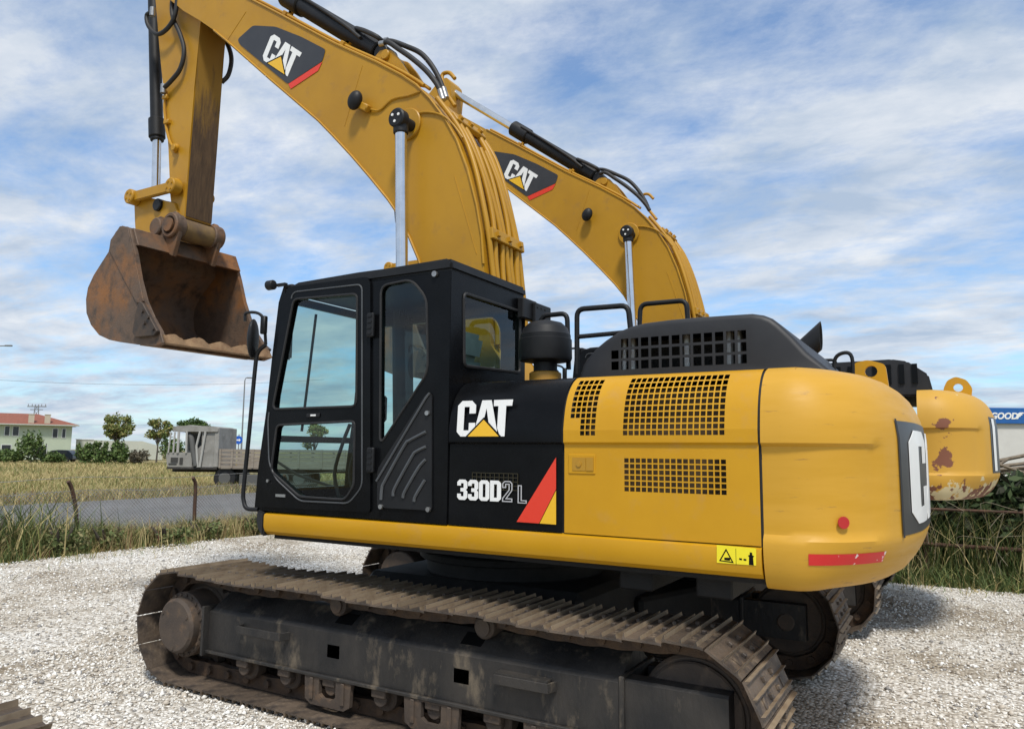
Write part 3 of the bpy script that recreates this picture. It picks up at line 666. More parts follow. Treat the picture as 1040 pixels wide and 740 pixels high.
# reflector dot and red tape on the near side
p_ = P(856, 523, 3.97); bm = B(); pa, nn = surf(9.6, 1.40, 0.0)
best = min((abs((lambda q: (q-CAM).dot(rt)/(q-CAM).dot(fw)*FPX+520)(surf(i/10, 1.47, 0)[0])-856), i/10) for i in range(40, 200))[1]
pt, nn = surf(best, 1.47, 0.001); cyl(bm, pt, pt+Vector((nn.x, nn.y, 0))*0.006, 0.03, 20); obj('reflector', bm, mat('red_reflector', (0.45, 0.02, 0.02), rough=0.3), cw)
def idx(px, z): return min((abs((lambda q: (q-CAM).dot(rt)/(q-CAM).dot(fw)*FPX+520)(surf(i/20, z, 0)[0])-px), i/20) for i in range(20, 460))[1]
IP = idx(914.5, 1.70); IL = idx(923, 1.70)
dp = surf_strip(IP, ncw-1-IP, 1.385, 1.985, surf, decalk, 'rear_plate', cw, 0.004, 60, 6)
surf_strip(IP-0.35, IP, 1.375, 1.995, surf, rubber, 'plate_edge', cw, 0.008, 4, 6)
rear_letters(dp, surf, IL, ncw-1-IL, 1.43, 1.94)
surf_strip(idx(821, 1.28), idx(897, 1.28), 1.262, 1.318, surf, redw, 'reflective_tape', cw, 0.003, 12, 3)
def lug(x, y, z, m, par, tilt=0.0, shape=0):
    bm = B()
    if shape: pr = [(x-0.13, z-0.15), (x+0.11, z-0.15), (x+0.13, z+0.0), (x+0.08, z+0.09), (x-0.02, z+0.13), (x-0.10, z+0.09), (x-0.14, z)]
    else: pr = [(x-0.10, z-0.15), (x+0.12, z-0.15), (x+0.10, z+0.06), (x-0.02, z+0.1), (x-0.12, z+0.08)]
    hole = [(x-0.0+0.045*math.cos(k*math.pi/6), z+0.01+0.045*math.sin(k*math.pi/6)) for k in range(12)]
    holes_panel(bm, roundpoly(pr, 0.03), [hole], lambda a, b: Vector((a, y, b)), Vector((0, 0.05, 0))); obj('lifting_lug', bm, m, par)
lug(-0.50, 6.30, 2.43, yellow, cw)

# ---- engine hood, exhaust, pre-cleaner, guard rails
HP = [XZ(x, y, 4.42) for x, y in ((589, 377), (592, 370.5), (597.5, 363), (605, 354), (615, 345.5), (629, 336), (642, 330.8), (655, 327.6), (680, 324.3), (704, 322), (740, 319.5), (764, 318), (775, 319.5), (784, 323), (792, 329), (805, 341), (820, 357), (838, 377))]
HP[0] = (HP[0][0]-0.01, 2.262); HP[-1] = (HP[-1][0]+0.03, 2.262)
def shrink(poly, d):
    zb0 = poly[0][1]; q = inset_poly(poly, d); q[0] = (poly[0][0]+d*0.9, zb0); q[-1] = (poly[-1][0]-d*0.9, zb0); return q
def hood_shell(HP, y0, y1, holes, m, root, name='engine_hood', sh=Vector((0, 0, 0))):
    bm = B(); rings = []
    for d, y in ((0.035, y0), (0.014, y0+0.008), (0.004, y0+0.022), (0.0, y0+0.05), (0, y1-0.05), (0.004, y1-0.022), (0.014, y1-0.008), (0.035, y1)):
        rings.append([bm.verts.new(Vector((x, y, z))+sh) for x, z in shrink(HP, d)])
    for a, b in zip(rings, rings[1:]):
        for i in range(len(HP)-1): bm.faces.new((a[i], a[i+1], b[i+1], b[i]))
    bm.faces.new(rings[-1])
    q = shrink(HP, 0.035)
    holes_panel(bm, q, holes, lambda x, z: Vector((x, y0, z))+sh, None)
    bmesh.ops.remove_doubles(bm, verts=bm.verts[:], dist=0.0004)
    return obj(name, bm, m, root, 38)
hol = []
gx0, gz0 = P(621, 374, 4.42), P(760, 337, 4.42)
colsx = cells(gx0.x, gz0.x, 13, 0.74); rowz = cells(P(690, 374, 4.42).z, P(690, 339, 4.42).z, 3, 0.76)
for j, (za, zb2) in enumerate(rowz):
    for i, (xa, xb) in enumerate(colsx):
        ztop = min(np.interp(xa, [p[0] for p in HP], [p[1] for p in HP]), np.interp(xb, [p[0] for p in HP], [p[1] for p in HP]))
        if zb2 > ztop-0.055: continue
        hol.append([(xa, za), (xb, za), (xb, zb2), (xa, zb2)])
hood = hood_shell(HP, 4.40, 6.45, hol, hoodb, EX)
for xx in (P(636, 360, 4.6).x, P(645, 360, 4.6).x, P(700, 360, 4.6).x, P(743, 360, 4.6).x, P(753, 360, 4.6).x):
    bm = B(); cyl(bm, (xx, 4.56, 2.2), (xx, 4.56, 2.54), 0.026, 16); E_('muffler', bm, steel, None, 40)
bm = B(); box(bm, (-1.35, 5.0, 2.42), (0.9, 0.6, 0.24)); E_('engine_block', bm, dark)
bm = B(); a = (xS-0.0, 4.402, 2.30); 
bm2 = bm; box(bm2, (-0.83, 5.4, 2.27), (0.5, 1.6, 0.02)); E_('hood_base', bm2, hoodb)
ex0, ex1 = Vector((-1.0, 5.95, 2.45)), Vector((-0.80, 5.95, 2.70))
bm = B(); sg = 24; d_ = Vector((0.75, 0, 0.66)).normalized(); u_ = Vector((0, 1, 0)); v_ = d_.cross(u_); ce = Vector((-0.80, 5.95, 2.69))
st = [ce-d_*0.42+(u_*math.cos(2*math.pi*k/sg)+v_*math.sin(2*math.pi*k/sg))*0.082 for k in range(sg)]
en = [p + d_*((ce.x-p.x)/d_.x) for p in st]
a = [bm.verts.new(p) for p in st]; b = [bm.verts.new(p) for p in en]; c0 = sum(en, Vector())/sg
ci = [bm.verts.new(c0+(p-c0)*0.93) for p in en]; cj = [bm.verts.new(c0+(p-c0)*0.9-d_*0.15) for p in en]
for k in range(sg):
    k2 = (k+1) % sg; bm.faces.new((a[k], a[k2], b[k2], b[k])); bm.faces.new((b[k], b[k2], ci[k2], ci[k])); bm.faces.new((ci[k], ci[k2], cj[k2], cj[k]))
bm.faces.new(cj)
E_('exhaust_pipe', bm, matte, None, 40)
bm = B(); tube(bm, smoothpath([(-0.72, 6.0, 2.32), (-0.72, 6.0, 2.50), (-0.66, 6.0, 2.555), (-0.60, 6.0, 2.52), (-0.60, 6.0, 2.30)], 5), 0.014, 8); E_('grab_handle', bm, matte, None, 40)
# air pre-cleaner
c = Vector((-2.48, 4.70, 0)); bm = B()
def lathe(bm, c, prof, seg=36):
    rings = [[bm.verts.new((c.x+r*math.cos(2*math.pi*k/seg), c.y+r*math.sin(2*math.pi*k/seg), z)) for k in range(seg)] for r, z in prof]
    for a, b in zip(rings, rings[1:]):
        for k in range(seg): bm.faces.new((a[k], a[(k+1) % seg], b[(k+1) % seg], b[k]))
    bm.faces.new(rings[0][::-1]); bm.faces.new(rings[-1])
lathe(bm, c, [(0.10, 2.435), (0.185, 2.45), (0.192, 2.47), (0.190, 2.60), (0.183, 2.605), (0.182, 2.635), (0.176, 2.64), (0.16, 2.685), (0.12, 2.722), (0.06, 2.738), (0.01, 2.742)])
pc = E_('air_precleaner', bm, matte, None, 40)
bm = B(); lathe(bm, c, [(0.115, 2.20), (0.115, 2.36), (0.10, 2.37)]); obj('base_ring', bm, mat('orange_ring', (0.42, 0.22, 0.03), rough=0.5), pc, 40)
bm = B(); lathe(bm, c, [(0.085, 2.36), (0.085, 2.445)]); obj('neck', bm, matte, pc, 40)
def railing(px, Y, extra=()):
    bm = B(); pts = [P(x, y, Y) for x, y in px]; q = []
    for i, p in enumerate(pts):
        if 0 < i < len(pts)-1:
            a = (pts[i-1]-p); b = (pts[i+1]-p); r_ = min(0.055, a.length*0.4, b.length*0.4); A = p+a.normalized()*r_; Bq = p+b.normalized()*r_
            for k in range(6): t = k/5; q.append(A*(1-t)**2+p*2*t*(1-t)+Bq*t*t)
        else: q.append(p)
    tube(bm, q, 0.0185, 10)
    for e in extra: tube(bm, [P(x, y, Y) for x, y in e], 0.0165, 10)
    return E_('guard_rail', bm, matte, None, 45)
railing([(545.5, 375), (546.5, 331), (552, 320.5), (576, 318), (577.5, 375)], 4.85)
railing([(586, 380), (586, 314), (638, 310), (641, 340)], 4.62, [[(586, 342), (640, 337)]])
railing([(649.5, 330), (650.5, 309), (697, 305), (699, 330)], 5.3)

# ---- cab
def cabpx(l): return [XZ(x, y, YS) for x, y in l]
sil = cabpx([(265, 518), (258.5, 515), (262, 477), (270.5, 416), (277, 356), (283, 307), (288, 291)]) + [(-4.33, 2.985), (xCR, 2.985)] + [(xCR, zST+0.004)]
door_o = cabpx([(266.5, 514.5), (270, 470), (276, 416), (283, 352), (289.5, 304), (294, 292), (374, 281.5), (377.5, 287), (377.5, 520)])
dwu = roundpoly(cabpx([(300, 304), (364.5, 298.5), (363.5, 412.5), (278.5, 415.5)]), 0.05)
dwl = roundpoly(cabpx([(283, 431.5), (362, 427.5), (361, 493), (352, 507), (306, 504), (277, 478)]), 0.04)
rsw = roundpoly(cabpx([(387, 290), (418, 283.5), (433.5, 303), (434.5, 378), (386, 452)]), 0.07, 6)
CT = 0.045
bm = B()
door_hole = inset_poly(door_o, 0.012) if False else cabpx([(270, 510), (273, 470), (279, 416), (286, 352), (292, 306), (296, 295.5), (371, 285.5), (373.5, 289), (373.5, 515)])
holes_panel(bm, sil, [door_hole, rsw], lambda x, z: Vector((x, YS, z)), Vector((0, CT, 0)))
# far side wall with one long window
fw_ = roundpoly([(-4.30, 1.75), (-4.26, 2.86), (-3.05, 2.86), (-2.98, 2.75), (-2.98, 1.9)], 0.06)
holes_panel(bm, sil, [fw_], lambda x, z: Vector((x, YS+1.0-CT, z)), Vector((0, CT, 0)))
# rear wall with window
rw = roundpoly([(3.99, 2.345), (4.015, 2.80), (4.80, 2.80), (4.815, 2.345)], 0.05)
rwp = [(P(x, y, 0) if False else (CAM+ray(x, y)*((xCR-CAM.x)/ray(x, y).x))) for x, y in ((470.5, 297.5), (528, 316.5), (527.5, 378.5), (471, 371.5))]
rw = roundpoly([(p.y, p.z) for p in rwp], 0.04)
holes_panel(bm, [(YS+0.002, zST+0.004), (YS+0.998, zST+0.004), (YS+0.998, 2.985), (YS+0.002, 2.985)], [rw], lambda y, z: Vector((xCR+0.002, y, z)), Vector((-0.04, 0, 0)))
# front: lower panel, header, mid bar, lower bar
fr_pts = cabpx([(258.5, 515), (262, 477), (270.5, 416), (277, 356), (283, 307), (288, 291)])
def front_band(z0, z1, t=0.03):
    def fx(z):
        for (xa, za), (xb, zb3) in zip(fr_pts, fr_pts[1:]):
            if za <= z <= zb3: return xa+(xb-xa)*(z-za)/(zb3-za)
        return fr_pts[-1][0] if z > fr_pts[-1][1] else fr_pts[0][0]
    a = [bm.verts.new((fx(z)+dx, y, z)) for z in (z0, z1) for dx in (0, t) for y in (YS+0.04, YS+0.96)]
    for q_ in ((0, 1, 3, 2), (4, 6, 7, 5), (0, 4, 5, 1), (2, 3, 7, 6), (0, 2, 6, 4), (1, 5, 7, 3)): bm.faces.new([a[i] for i in q_])
front_band(1.34, 1.50); front_band(1.86, 1.91); front_band(2.93, 2.985)
# floor
box(bm, (-3.65, YS+0.5, 1.36), (1.7, 0.94, 0.04))
cab = E_('cab', bm, black, None, 30)
bm = B()                                      # roof
rp = [(-4.36, 2.99), (-4.33, 3.03), (-4.19, 3.055), (-3.6, 3.065), (xCR-0.03, 3.075), (xCR+0.005, 3.06), (xCR+0.01, 2.99)]
prism(bm, rp, YS-0.006, YS+1.006, 0.018, 2); obj('roof', bm, matte, cab, 35)
bm = B(); box(bm, (-4.36, YS+0.16, 3.045), (0.10, 0.24, 0.05), bev=0.012); box(bm, (-4.30, YS+0.6, 3.05), (0.06, 0.5, 0.04), bev=0.01); obj('sun_visor', bm, matte, cab)
lp = P(275.5, 289.5, YS-0.02); bm = B(); cyl(bm, lp+Vector((-0.04, 0, 0)), lp+Vector((0.03, 0, 0)), 0.038, 20, 0.008); box(bm, lp+Vector((0.08, 0.03, 0.0)), (0.1, 0.03, 0.02)); obj('work_lamp', bm, matte, cab, 40)
# glass
def pane(poly, fn, m, name, par, thick=Vector((0, 0.006, 0))):
    bm = B(); holes_panel(bm, poly, [], fn, None); return obj(name, bm, m, par)
pane(rsw, lambda x, z: Vector((x, YS+0.018, z)), glassm, 'side_window', cab)
pane(fw_, lambda x, z: Vector((x, YS+1.0-0.02, z)), glassm, 'side_window', cab)
pane(rw, lambda y, z: Vector((xCR-0.012, y, z)), glassm, 'rear_window', cab)
bm = B(); zl = [1.50, 1.65, 1.86, 2.1, 2.45, 2.7, 2.93]
def fxz(z):
    for (xa, za), (xb, zb3) in zip(fr_pts, fr_pts[1:]):
        if za <= z <= zb3: return xa+(xb-xa)*(z-za)/(zb3-za)
    return fr_pts[-1][0]
vv = [[bm.verts.new((fxz(z)+0.012, y, z)) for y in (YS+0.045, YS+0.955)] for z in zl]
for a, b in zip(vv, vv[1:]): bm.faces.new((a[0], a[1], b[1], b[0]))
obj('windshield', bm, glassm, cab)
bm = B(); tube(bm, [(fxz(1.95)-0.012, YS+0.40, 1.95), (fxz(2.4)-0.012, YS+0.405, 2.4), (fxz(2.9)-0.012, YS+0.41, 2.9)], 0.011, 8); obj('wiper', bm, matte, cab)
def gasket(poly, fn, par, r=0.009, name='window_gasket'):
    bm = B(); pts = [fn(*p) for p in poly]; tube(bm, pts+[pts[0]], r, 6, False); return obj(name, bm, rubber, par)
gasket(rsw, lambda x, z: Vector((x, YS-0.001, z)), cab); gasket(rw, lambda y, z: Vector((xCR+0.003, y, z)), cab, 0.012)
# ribbed vent trim under the sloping window
def onY(px, Y=YS): return [P(x, y, Y) for x, y in px]
tr_o = cabpx([(384.5, 476), (433, 401), (437.5, 398.5), (439.5, 402), (439.5, 518), (384, 515)])
bm = B(); holes_panel(bm, roundpoly(tr_o, 0.02), [], lambda x, z: Vector((x, YS-0.012, z)), Vector((0, 0.0115, 0))); vt = obj('vent_trim', bm, matte, cab)
z6 = lambda l: [P(370+x/5.29, 390+y/5.29, YS-0.016) for x, y in l]
bm = B()
for l in ([(90, 620), (95, 560), (110, 520), (215, 330), (245, 300), (330, 255)], [(155, 600), (165, 555), (255, 390), (280, 360), (330, 335)], [(208, 610), (218, 575), (290, 450), (328, 405)], [(268, 630), (275, 600), (325, 515)]):
    tube(bm, smoothpath(z6(l), 4), 0.011, 6)
tube(bm, z6([(65, 520), (330, 75), (350, 48)]), 0.008, 6)
obj('rib', bm, greyd, vt, 50)
for q_ in z6([(90, 657), (345, 672), (340, 155)]): bm = B(); cyl(bm, q_+Vector((0, 0.01, 0)), q_+Vector((0, -0.012, 0)), 0.016, 12); obj('bolt', bm, steel, vt, 40)
bm = B(); q_ = P(442.5, 278.5, YS); cyl(bm, q_, q_+Vector((0, -0.02, 0)), 0.02, 14); obj('bolt', bm, steel, cab, 40)
# door
bm = B(); holes_panel(bm, roundpoly(door_o, 0.03), [dwu, dwl], lambda x, z: Vector((x, YS-0.016, z)), Vector((0, 0.055, 0)))
door = E_('cab_door', bm, black, None, 30)
pane(dwu, lambda x, z: Vector((x, YS+0.006, z)), glassm, 'door_window', door); pane(dwl, lambda x, z: Vector((x, YS+0.006, z)), glassm, 'door_window', door)
gasket(dwu, lambda x, z: Vector((x, YS-0.017, z)), door); gasket(dwl, lambda x, z: Vector((x, YS-0.017, z)), door)
sl = roundpoly([XZ(x, y, YS-0.02) for x, y in ((272, 425), (273, 470), (280, 486), (304, 508.5), (354, 511), (367.5, 494), (367.5, 288.5), (297, 296.5))], 0.05, 4)
bm = B(); tube(bm, [(x, YS-0.018, z) for x, z in sl], 0.006, 6); obj('door_seal', bm, greyd, door)
for px, py in ((376.5, 330), (376.5, 467)):
    bm = B(); h0 = P(px, py, YS-0.03); box(bm, h0, (0.06, 0.03, 0.17), bev=0.008); 
    for k in range(4): box(bm, h0+Vector((0, -0.017, -0.06+k*0.04)), (0.04, 0.008, 0.012))
    obj('hinge', bm, matte, door)
bm = B(); h0 = P(318, 421.5, YS-0.022); box(bm, h0, (0.13, 0.012, 0.028), bev=0.004); hb = obj('handle', bm, matte, door)
bm = B(); h0 = P(318, 421.5, YS-0.03); box(bm, h0, (0.05, 0.004, 0.012)); obj('handle_badge', bm, white, door)
bm = B(); h0 = P(272.5, 488, YS-0.02); cyl(bm, h0, h0+Vector((0, -0.012, 0)), 0.012, 10); box(bm, P(285, 503, YS-0.02), (0.10, 0.008, 0.02)); obj('latch', bm, steel, door)
# interior
bm = B(); sx0 = -3.20; box(bm, (sx0-0.15, YS+0.52, 1.80), (0.50, 0.50, 0.14), bev=0.05, seg=2); box(bm, (sx0+0.10, YS+0.52, 2.15), (0.14, 0.50, 0.64), ry=R(12), bev=0.05, seg=2); box(bm, (sx0+0.20, YS+0.52, 2.56), (0.10, 0.30, 0.20), ry=R(12), bev=0.04, seg=2); box(bm, (sx0-0.1, YS+0.52, 1.56), (0.4, 0.4, 0.38)); obj('seat', bm, seatm, cab, 40)
bm = B()
for dy in (0.16, 0.86): box(bm, (sx0-0.22, YS+dy, 1.76), (0.55, 0.13, 0.20), bev=0.03); 
obj('console', bm, greyd, cab)
bm = B()
for dy in (0.18, 0.84): tube(bm, smoothpath([(sx0-0.44, YS+dy, 1.85), (sx0-0.46, YS+dy, 1.98), (sx0-0.50, YS+dy, 2.08)], 3), [0.014]*6+[0.03], 8)
for dy in (0.38, 0.55): tube(bm, smoothpath([(-4.05, YS+dy, 1.40), (-4.12, YS+dy, 1.62), (-4.05, YS+dy, 1.85), (-3.98, YS+dy, 2.0)], 4), 0.014, 8); box(bm, (-4.14, YS+dy, 1.42), (0.16, 0.10, 0.03), ry=R(-20))
obj('control_lever', bm, matte, cab, 40)
bm = B(); box(bm, (-4.10, YS+0.85, 2.15), (0.06, 0.18, 0.22), bev=0.02); box(bm, (-4.1, YS+0.86, 1.9), (0.05, 0.05, 0.4)); obj('monitor', bm, matte, cab)
# box on the rear upper corner of the cab
bx = [(CAM+ray(x, y)*((xCR+0.06-CAM.x)/ray(x, y).x)) for x, y in ((514.5, 287), (546, 322))]
bm = B(); box(bm, (xCR+0.03, YS+0.98, 2.885), (0.06, 0.22, 0.16), bev=0.01); box(bm, (xCR+0.075, YS+1.13, 2.845), (0.03, 0.26, 0.20), bev=0.006)
for k in range(3): cyl(bm, (xCR+0.088, YS+1.04+k*0.06, 2.91), (xCR+0.095, YS+1.04+k*0.06, 2.91), 0.008, 8)
E_('electrics_box', bm, matte)
# mirror and long hand rail in front of the cab
bm = B(); m0 = P(257, 344, YS-0.05); 
for k in range(1): 
    rr = bmesh.ops.create_uvsphere(bm, u_segments=20, v_segments=12, radius=1.0); bmesh.ops.transform(bm, matrix=Matrix.Translation(m0) @ Matrix.Rotation(R(-58), 4, 'Z') @ Matrix.Diagonal((0.10, 0.035, 0.155, 1)), verts=rr['verts'])
tube(bm, smoothpath([P(270, 350, YS), P(268, 326, YS-0.03), P(262, 318, YS-0.05), P(250, 318, YS-0.05), P(249, 326, YS-0.05)], 4), 0.012, 8)
box(bm, P(268, 330, YS-0.03), (0.05, 0.04, 0.14), bev=0.008)
E_('mirror', bm, matte, None, 40)
bm = B(); tube(bm, smoothpath([P(270, 350, YS-0.01), P(262, 358, YS-0.03), P(259, 375, YS-0.03), P(253, 440, YS-0.03), P(247.5, 495, YS-0.03), P(247.5, 508, YS-0.03), P(251, 516, YS-0.03), P(262, 517, YS)], 5), 0.016, 10); E_('hand_rail', bm, matte, None, 40)
m1 = P(292, 350, 5.4); bm = B(); box(bm, m1, (0.05, 0.17, 0.30), rz=R(25), bev=0.02, seg=2); tube(bm, smoothpath([m1+Vector((-0.03, 0.0, 0.05)), m1+Vector((-0.10, 0.02, 0.0)), m1+Vector((-0.12, 0.03, -0.4)), m1+Vector((-0.10, 0.03, -1.2)), Vector((-4.50, 5.55, 1.3))], 4), 0.014, 8)
fm = E_('mirror', bm, matte, None, 40)
bm = B(); box(bm, m1+Vector((0.026, -0.012, 0)), (0.006, 0.14, 0.26), rz=R(25)); obj('mirror_glass', bm, mat('mirror_silver', (0.8, 0.85, 0.87), rough=0.08, metal=1.0), fm)

# ---- boom
YB0, YB1 = 5.16, 5.74
bpx_low = [(217.5, 31), (232, 43), (275, 81), (324, 123), (340, 139.5), (358, 159), (376.5, 180.5), (394.7, 203), (405.7, 219), (416.6, 242), (425.7, 264), (434, 300), (440, 345)]
bpx_up = [(497, 350), (495, 310), (491, 268), (489, 238), (484, 208), (475, 172), (464, 142), (452, 121), (437, 101), (423, 86.5), (408, 76.5), (382, 63), (341.5, 45), (315.5, 31.5), (283, 14), (250, -3)]
lowc = [XZ(x, y, YB0) for x, y in bpx_low]; upc = [XZ(x, y, YB0) for x, y in bpx_up]
tip = [XZ(x, y, YB0) for x, y in ((215, -22), (195, -36), (178, -34), (168, -18), (172, 0), (186, 11), (203, 21))]
foot = [(-3.15, 1.75), (-3.2, 1.55), (-3.0, 1.45), (-2.8, 1.55), (-2.75, 1.75)]
bpoly = lowc + [(-3.42, 2.2)] + [(-3.3, 1.7), (-3.1, 1.5), (-2.9, 1.5), (-2.78, 1.7)] + [(-2.95, 2.3)] + upc + tip
bm = B(); prism(bm, bpoly, YB0, YB1, 0.010, 2); boom = E_('boom', bm, boomyel, None, 30)
# flange line: thin plate edge along lower edge and upper edge of the near side
bm = B()
for crv, sgn in ((lowc, 1),):
    tube(bm, [(x, YB0-0.004, z) for x, z in crv], 0.014, 6); tube(bm, [(x, YB1+0.004, z) for x, z in crv], 0.014, 6)
tube(bm, [(x, YB0-0.002, z) for x, z in upc[2:]], 0.013, 6)
obj('weld_flange', bm, boomyel, boom, 60)
# thin weld seams across the plates
bm = B()
for a, b in (((368, 67), (350, 128)), ((461.5, 179), (484, 258)), ((250, 12), (231, 41))):
    p, q = P(*a, YB0), P(*b, YB0); tube(bm, [p, q], 0.0045, 5)
obj('weld_seam', bm, MATS['boom_paint'], boom)
# boss plates round the cylinder pin
pc_ = P(415, 127, YB0)
for ya, yb in ((YB0-0.03, YB0+0.01), (YB1-0.01, YB1+0.03)):
    bm = B(); cyl(bm, (pc_.x, ya, pc_.z), (pc_.x, yb, pc_.z), 0.15, 40, 0.008); obj('pin_boss', bm, boomyel, boom, 40)
# boom decal with the mark
z8 = lambda x, y: P(200+x/6.5, y/6.5, YB0-0.004)
bm = B(); holes_panel(bm, roundpoly([(268, 262), (370, 170), (520, 178), (690, 245), (850, 328), (828, 405), (600, 556), (285, 296)], 18), [], lambda x, y: z8(x, y), Vector((0, -0.002, 0))); bd = obj('boom_decal', bm, decalk, boom)
bm = B(); holes_panel(bm, [(604, 556), (828, 410), (800, 468), (620, 588)], [], lambda x, y: z8(x, y), Vector((0, -0.002, 0))); obj('stripe', bm, red, boom)
fnb = lambda u, v: (lambda p: Vector((p.x, YB0-0.0065, p.z)))(z8(428+u/1.53*195+v*70, 392+u/1.53*130-v*172))
wordmark(boom, fnb, (0, -0.002, 0))
# lamp on the boom side
bl = P(360.5, 102, YB0-0.09); bm = B()
rr = bmesh.ops.create_uvsphere(bm, u_segments=20, v_segments=12, radius=1.0); bmesh.ops.transform(bm, matrix=Matrix.Translation(bl) @ Matrix.Rotation(R(25), 4, 'Y') @ Matrix.Diagonal((0.075, 0.06, 0.095, 1)), verts=rr['verts'])
ld = obj('boom_lamp', bm, matte, boom, 60)
bm = B(); q_ = P(370, 109, YB0-0.04); box(bm, q_, (0.13, 0.07, 0.07), ry=R(30), bev=0.01); tube(bm, smoothpath([P(373, 110, YB0-0.02), P(385, 112, YB0-0.012), P(398, 101, YB0-0.012), P(415, 97, YB0-0.012), P(426, 93, YB0-0.012)], 4), 0.009, 6); obj('lamp_bracket', bm, boomyel, ld, 40)
bm = B(); tube(bm, smoothpath([P(416, 118, YB0-0.015), P(430, 114, YB0-0.012), P(446, 116, YB0-0.012), P(458, 124, YB0-0.012), P(470, 140, YB0-0.012)], 4), 0.009, 6); obj('grease_line', bm, boomyel, boom, 40)
# pipes along the boom back
def offs(crv, d):
    out = []
    for i, p in enumerate(crv):
        a = Vector(crv[max(i-1, 0)]); b = Vector(crv[min(i+1, len(crv)-1)]); t = (b-a).normalized(); out.append((p[0]+t.y*d, p[1]-t.x*d))
    return out
ci_ = upc[0:13]
for k, (yy, d, n0, n1) in enumerate(((5.215, 0.045, 0, 9), (5.30, 0.05, 0, 8), (5.385, 0.05, 0, 8), (5.47, 0.05, 0, 7), (5.555, 0.05, 0, 7), (5.64, 0.045, 0, 8), (5.70, 0.05, 0, 8), (5.145, 0.0, 0, 16))):
    crv = offs(upc, d)[n0:n1] if yy > 5.15 else None
    if crv is None: continue
    wob = [(x, yy+0.018*math.sin(i*1.3+k*2)*(1 if 0 < i < len(crv)-1 else 0), z) for i, (x, z) in enumerate(crv)]
    bm = B(); tube(bm, smoothpath(wob, 4), 0.024 if k != 5 else 0.03, 8); obj('hydraulic_pipe', bm, boomyel, boom, 60)
# slim pipes along the top of the upper boom
for yy, d in ((5.24, 0.035), (5.33, 0.04)):
    crv = offs(upc, d)[9:16]; crv = [(x, yy, z) for x, z in crv]
    bm = B(); tube(bm, smoothpath(crv, 3), 0.017, 8); obj('hydraulic_pipe', bm, boomyel, boom, 60)
def clamp(i, w0=5.19, w1=5.73, d=0.07, s=(0.05, 0.10)):
    crv = offs(upc, d); x, z = crv[i]; a = Vector(upc[i-1]); b = Vector(upc[i+1]); t = (b-a); ang = math.atan2(t.y, t.x)
    bm = B(); box(bm, (x, (w0+w1)/2, z), (s[1], w1-w0, s[0]), ry=-ang, bev=0.006)
    for k in range(3): yk = w0+0.08+k*(w1-w0-0.16)/2; box(bm, (x, yk, z), (0.04, 0.04, s[0]+0.05), ry=-ang)
    obj('pipe_clamp', bm, boomyel, boom)
clamp(3); clamp(7, 5.22, 5.7, 0.06); clamp(12, 5.21, 5.37, 0.04, (0.05, 0.06)); clamp(14, 5.21, 5.37, 0.04, (0.05, 0.06))
# hoses from the stick cylinder to the pipes
for pts, yy in (([(386, 45), (394, 43), (405, 50), (418, 59), (432, 71), (442, 83), (447, 92)], 5.30), ([(389, 42), (398, 42), (412, 47), (427, 54), (438, 66), (446, 80), (450, 90)], 5.45)):
    bm = B(); tube(bm, smoothpath([P(x, y, yy) for x, y in pts], 4), 0.026, 8); h_ = obj('hose', bm, rubber, boom, 60)
    bm = B(); a, b = P(*pts[-1], yy), P(pts[-1][0]+3, pts[-1][1]+10, yy); tube(bm, [a, b], 0.032, 10); obj('hose_fitting', bm, steel, h_, 40); bm = B(); a, b = P(*pts[0], yy), P(pts[0][0]+5, pts[0][1]-1, yy); tube(bm, [a, b], 0.03, 10); obj('hose_fitting', bm, steel, h_, 40)
bm = B(); tube(bm, smoothpath([P(462, 80, 5.6), P(456, 74, 5.6), P(449, 77, 5.6), P(452, 92, 5.55), P(462, 108, 5.5)], 4), 0.02, 8); obj('hydraulic_pipe', bm, boomyel, boom, 50)
# stick-cylinder bracket: two plates on top of the boom
bk = [XZ(x, y, 5.32) for x, y in ((378, 62), (386, 52), (392, 50), (399, 52), (407, 62), (417, 78), (405, 76))]
bm = B(); prism(bm, bk, 5.31, 5.35, 0.006); prism(bm, bk, 5.55, 5.59, 0.006); pk = P(393, 57, 5.32); cyl(bm, (pk.x, 5.28, pk.z), (pk.x, 5.62, pk.z), 0.05, 20, 0.006); obj('cylinder_bracket', bm, boomyel, boom, 30)

# ---- boom cylinders
for yy in (4.985, 2*YC-4.985):
    top = P(407, 122, 4.985); bot = P(408.2, 268, 4.985); top = Vector((top.x, yy, top.z)); bot = Vector((bot.x, yy, bot.z)); dv = (bot-top).normalized()
    bm = B(); base = top+dv*3.05; cyl(bm, top+dv*1.42, base, 0.088, 28, 0.01); cyl(bm, top+dv*1.38, top+dv*1.52, 0.105, 28, 0.01); bc = E_('boom_cylinder', bm, matte, None, 40)
    bm = B(); cyl(bm, top+dv*0.08, top+dv*1.45, 0.053, 28); obj('rod', bm, chrome, bc, 40)
    bm = B(); s_ = -1 if yy < YC else 1
    cyl(bm, top+Vector((0, s_*-0.02, 0)), top+Vector((0, s_*0.075, 0)), 0.088, 28, 0.012); cyl(bm, top, top+Vector((0, -s_*0.2, 0)), 0.055, 20); cyl(bm, top+Vector((0, 0, 0))+dv*0.02, top+dv*0.13, 0.068, 20, 0.006); ey = obj('rod_eye', bm, matte, bc, 40)
    for k in range(3): bm = B(); a = 2*math.pi*k/3+0.4; q_ = top+Vector((math.cos(a)*0.04, s_*0.072, math.sin(a)*0.04)); cyl(bm, q_, q_+Vector((0, s_*0.012, 0)), 0.013, 8); obj('bolt', bm, white, bc)

